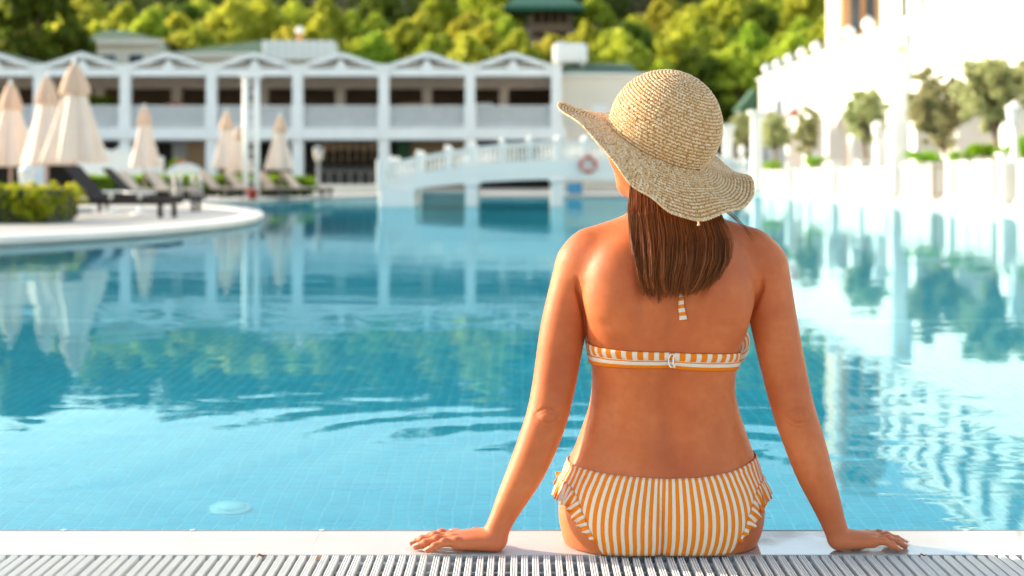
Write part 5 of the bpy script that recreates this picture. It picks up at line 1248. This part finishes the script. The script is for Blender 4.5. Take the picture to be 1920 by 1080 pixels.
# terrace arcade with parapet, X = 12
AX = 12.0; ar = thing('white_arcade', 'long white arcade with a parapet of round finials along the right bank', 'building', (AX, 0, 0))
zp = CAMZ+.40*AX
MB().box(0, .5, 14, 72.2, 3.05, zp).build('parapet_wall', M['white'], ar)
MB().cbox(-.12, .62, 14, 72.3, zp+.001, zp+.14, .02).build('coping', M['white'], ar); MB().cbox(-.08, -.001, 14, 72.2, 3.1, 3.3, .015).build('string_course', M['white'], ar)
MB().box(2.2, 2.6, 14, 72.2, .06, 3.04).build('inner_wall', M['white_cool'], ar); MB().box(.5, 2.2, 14, 72.2, 2.9, 3.0).build('ceiling', M['white'], ar)
MB().box(0, 2.6, 71.9, 72.25, .06, 3.04).build('end_wall', M['white'], ar)
for k in range(15):
    Y = 71.8-k*4.1
    MB().cbox(-.22, .5, Y-.45, Y+.25, .06, 3.049, .02).build('pier', M['white'], ar)
    MB().prism([(-.001, 0), (.4, 0)], 0, .1) if False else None
    n_ = 10; y0, y1 = Y-3.85, Y-.45; ym, rw = (y0+y1)/2, (y1-y0)/2
    arc = [(ym-rw*math.cos(math.pi*i/n_), 2.25+.75*math.sin(math.pi*i/n_)) for i in range(n_+1)]
    poly = [(y0, 3.049), (y0, 2.25)]+arc[1:-1]+[(y1, 2.25), (y1, 3.049)]
    v = [(.02, a_, b_) for a_, b_ in poly]+[(.42, a_, b_) for a_, b_ in poly]; m_ = len(poly)
    # triangulate as strips from the arch up to the top edge
    f = []
    vv = []
    for (ya, za), (yb, zb_) in zip(arc[:-1], arc[1:]):
        i0 = len(vv); vv += [(.02, ya, za), (.02, yb, zb_), (.02, yb, 3.049), (.02, ya, 3.049), (.42, ya, za), (.42, yb, zb_), (.42, yb, 3.049), (.42, ya, 3.049)]
        f += [(i0, i0+1, i0+2, i0+3), (i0+4, i0+7, i0+6, i0+5), (i0, i0+4, i0+5, i0+1)]
    MB().add(vv, f).build('arch', M['white'], ar)
    if k < 14:
        MB().cbox(2.14, 2.199, ym-.8, ym+.8, .1, 2.3, .01).build('door', M['glassdark'] if k % 3 else M['paleblue'], ar)
for k in range(19):
    Y = 71.4-k*3.0
    MB().lathe([(.11, 0), (.12, .05), (.07, .08), (.06, .14), (.19, .26), (.25, .42), (.19, .58), (.07, .66), (.02, .74)], (.25, Y, zp+.141), 12).build('finial', M['white'], ar, True)
# pale gate pier with gold emblem
gp_ = thing('gate_tower', 'pale square tower with a small gold emblem beside the arcade', 'tower', (X(1700, 44), 44, 0))
MB().cbox(-.42, .42, 0, .8, .06, Z(66, 44), .02).build('shaft', M['white_cool'], gp_); MB().cbox(-.5, .5, -.08, .88, Z(66, 44)+.001, Z(58, 44), .02).build('cap', M['white'], gp_)
star = [((.12 if i % 2 else .05)*math.sin(i*math.pi/5), (.12 if i % 2 else .05)*math.cos(i*math.pi/5)) for i in range(10)]
st_ = MB().prism_y([(a_-.15, b_+Z(93, 44)) for a_, b_ in star], -.03, -.001).build('emblem', M['gold'], gp_)
# green awning and red flowers by the arcade end
aw = thing('green_awning', 'dark green sloping awning at the far end of the arcade', 'awning', (X(1403, 66), 66, 0))
MB().add([(-.45, 0, Z(205, 66)), (.35, 0, Z(165, 66)), (.35, 2, Z(165, 66)), (-.45, 2, Z(205, 66)), (-.45, 0, Z(205, 66)-.08), (.35, 0, Z(205, 66)-.08), (.35, 2, Z(205, 66)-.08), (-.45, 2, Z(205, 66)-.08)], [(0,1,2,3),(4,7,6,5),(0,4,5,1),(2,6,7,3),(0,3,7,4),(1,5,6,2)]).build('canopy', M['green_roof'], aw)
MB().tube([(-.4, .1, DZ), (-.4, .1, Z(205, 66)-.08)], .04, 8).build('post', M['white'], aw)
r_ = np.random.default_rng(8); rf_ = thing('flowering_vine', 'red flowering vine on the arcade behind the small round olive', 'plant', (11.75, 62.5, 0))
V, Q = leaves(r_, 420, np.c_[r_.uniform(-.1, .1, 8), r_.uniform(-1.4, 1.4, 8), r_.uniform(3.3, 3.6, 8)], r_.uniform(.12, .2, 8), .05); tag(link('flowers', npmesh('flowers', V, Q, M['redflower'], False), rf_), kind='stuff')
for k, (px, Y, pt) in enumerate(((1365, 56, 232), (1418, 50, 205))):
    w_ = thing('white_column', ['free standing white column left of the smallest olive', 'free standing white column right of the smallest olive'][k], 'column', (X(px, Y), Y, .06), 0, 'free standing columns')
    MB().lathe([(.24, .0), (.24, .12), (.2, .16), (.19, Z(pt, Y)-.3), (.22, Z(pt, Y)-.25)], n=20).build('shaft', M['white'], w_, True); MB().cbox(-.27, .27, -.27, .27, Z(pt, Y)-.249, Z(pt, Y)-.1, .02).build('capital', M['white'], w_)
fp = thing('flagpole', 'tall white pole standing left of the peach tower', 'pole', (X(1571, 58), 58, 0)); MB().tube([(0, 0, .06), (0, 0, 13.5)], [.13, .09], 12).build('shaft', M['white'], fp, True); MB().lathe([(.02, 0), (.14, .08), (.14, .18), (.02, .26)], (0, 0, 13.5), 12).build('finial', M['gold'], fp, True)

# peach tower
TY = 60.0; pt_ = thing('peach_tower', 'peach coloured tower with orange corners and tall arched windows above the parapet', 'tower', (0, TY, 0))
a, b = X(1579, TY), X(1654, TY); TH = 12.3
MB().box(a, b, 0, 3.2, .06, TH).build('wall', M['peach'], pt_)
for x in (a-.03, b-.17): MB().cbox(x, x+.2, -.06, .14, 4.5, TH-.001, .01).build('corner_strip', M['orange_trim'], pt_)
MB().cbox(a-.15, b+.15, -.2, 3.4, TH+.001, TH+.35, .02).build('cornice', M['white'], pt_)
for fl_ in range(2):
    for k in range(2):
        xc_ = a+(b-a)*(.33+.36*k); zc = [7.6, 10.7][fl_]; hh = [2.0, 1.5][fl_]; w_ = .2
        arc = [(xc_+w_*math.cos(t__), zc+hh/2+w_*math.sin(t__)) for t__ in np.linspace(0, math.pi, 9)]
        fr_ = MB().prism_y([(xc_+(w_+.08)*math.cos(t__), zc+hh/2+(w_+.08)*math.sin(t__)) for t__ in np.linspace(0, math.pi, 9)]+[(xc_-w_-.08, zc-hh/2), (xc_+w_+.08, zc-hh/2)], -.05, -.001).build('window', M['orange_trim'], pt_)
        MB().prism_y(arc+[(xc_-w_, zc-hh/2+.06), (xc_+w_, zc-hh/2+.06)], -.07, -.051).build('pane', M['glassdark'], fr_)
    if fl_: MB().cbox(a+.2, b-.2, -.45, -.02, 9.45, 9.55, .01).cbox(a+.2, b-.2, -.45, -.40, 9.551, 10.0, .01).build('balcony', M['white'], pt_)

# hotel wings in pale colours, X = 14.5
wings = [('white_hotel_wing', 'white', 45.5, 58.0, 10.6, 'tall sunlit white hotel wing next to the peach tower'),
         ('pale_blue_hotel_wing', 'paleblue', 40.5, 45.4, 10.9, 'narrow pale blue white hotel wing right of the white one'),
         ('yellow_hotel_wing', 'yellow', 35.4, 40.4, 11.2, 'pale yellow hotel wing between the blue and the green wings'),
         ('green_hotel_wing', 'palegreen', 29.5, 35.3, 11.0, 'pale green hotel wing right of the yellow wing'),
         ('near_hotel_wing', 'white', 14.0, 29.4, 11.6, 'nearest white hotel wing at the right edge of the view')]
HXw = 14.6
fr_me = {}
for nm, mt_, y0, y1, H_, lab in wings:
    h = thing(nm, lab, 'building', (HXw, (y0+y1)/2, 0)); hl = (y1-y0)/2
    MB().box(0, 8, -hl, hl, .06, H_).build('wall', M[mt_], h); MB().cbox(-.25, 8.2, -hl+.005, hl-.005, H_+.001, H_+.3, .03).build('cornice', M['white'], h)
    nw = max(1, int(2*hl/2.2))
    for fl_ in range(2):
        zc = [6.9, 9.3][fl_]
        for k in range(nw):
            yc = -hl+(k+.5)*2*hl/nw
            w_ = MB().cbox(-.05, -.001, yc-.52, yc+.52, zc-.85, zc+.75, .01).build('window', M['white'], h)
            MB().box(-.062, -.051, yc-.44, yc-.03, zc-.77, zc+.67).build('pane', M['glassdark'], w_); MB().box(-.062, -.051, yc+.03, yc+.44, zc-.77, zc+.67).build('pane', M['glassdark'], w_)
            if fl_: MB().cbox(-.5, -.06, yc-.7, yc+.7, zc-1.0, zc-.9, .01).cbox(-.5, -.44, yc-.7, yc+.7, zc-.899, zc-.45, .01).build('balcony', M['white'], h)
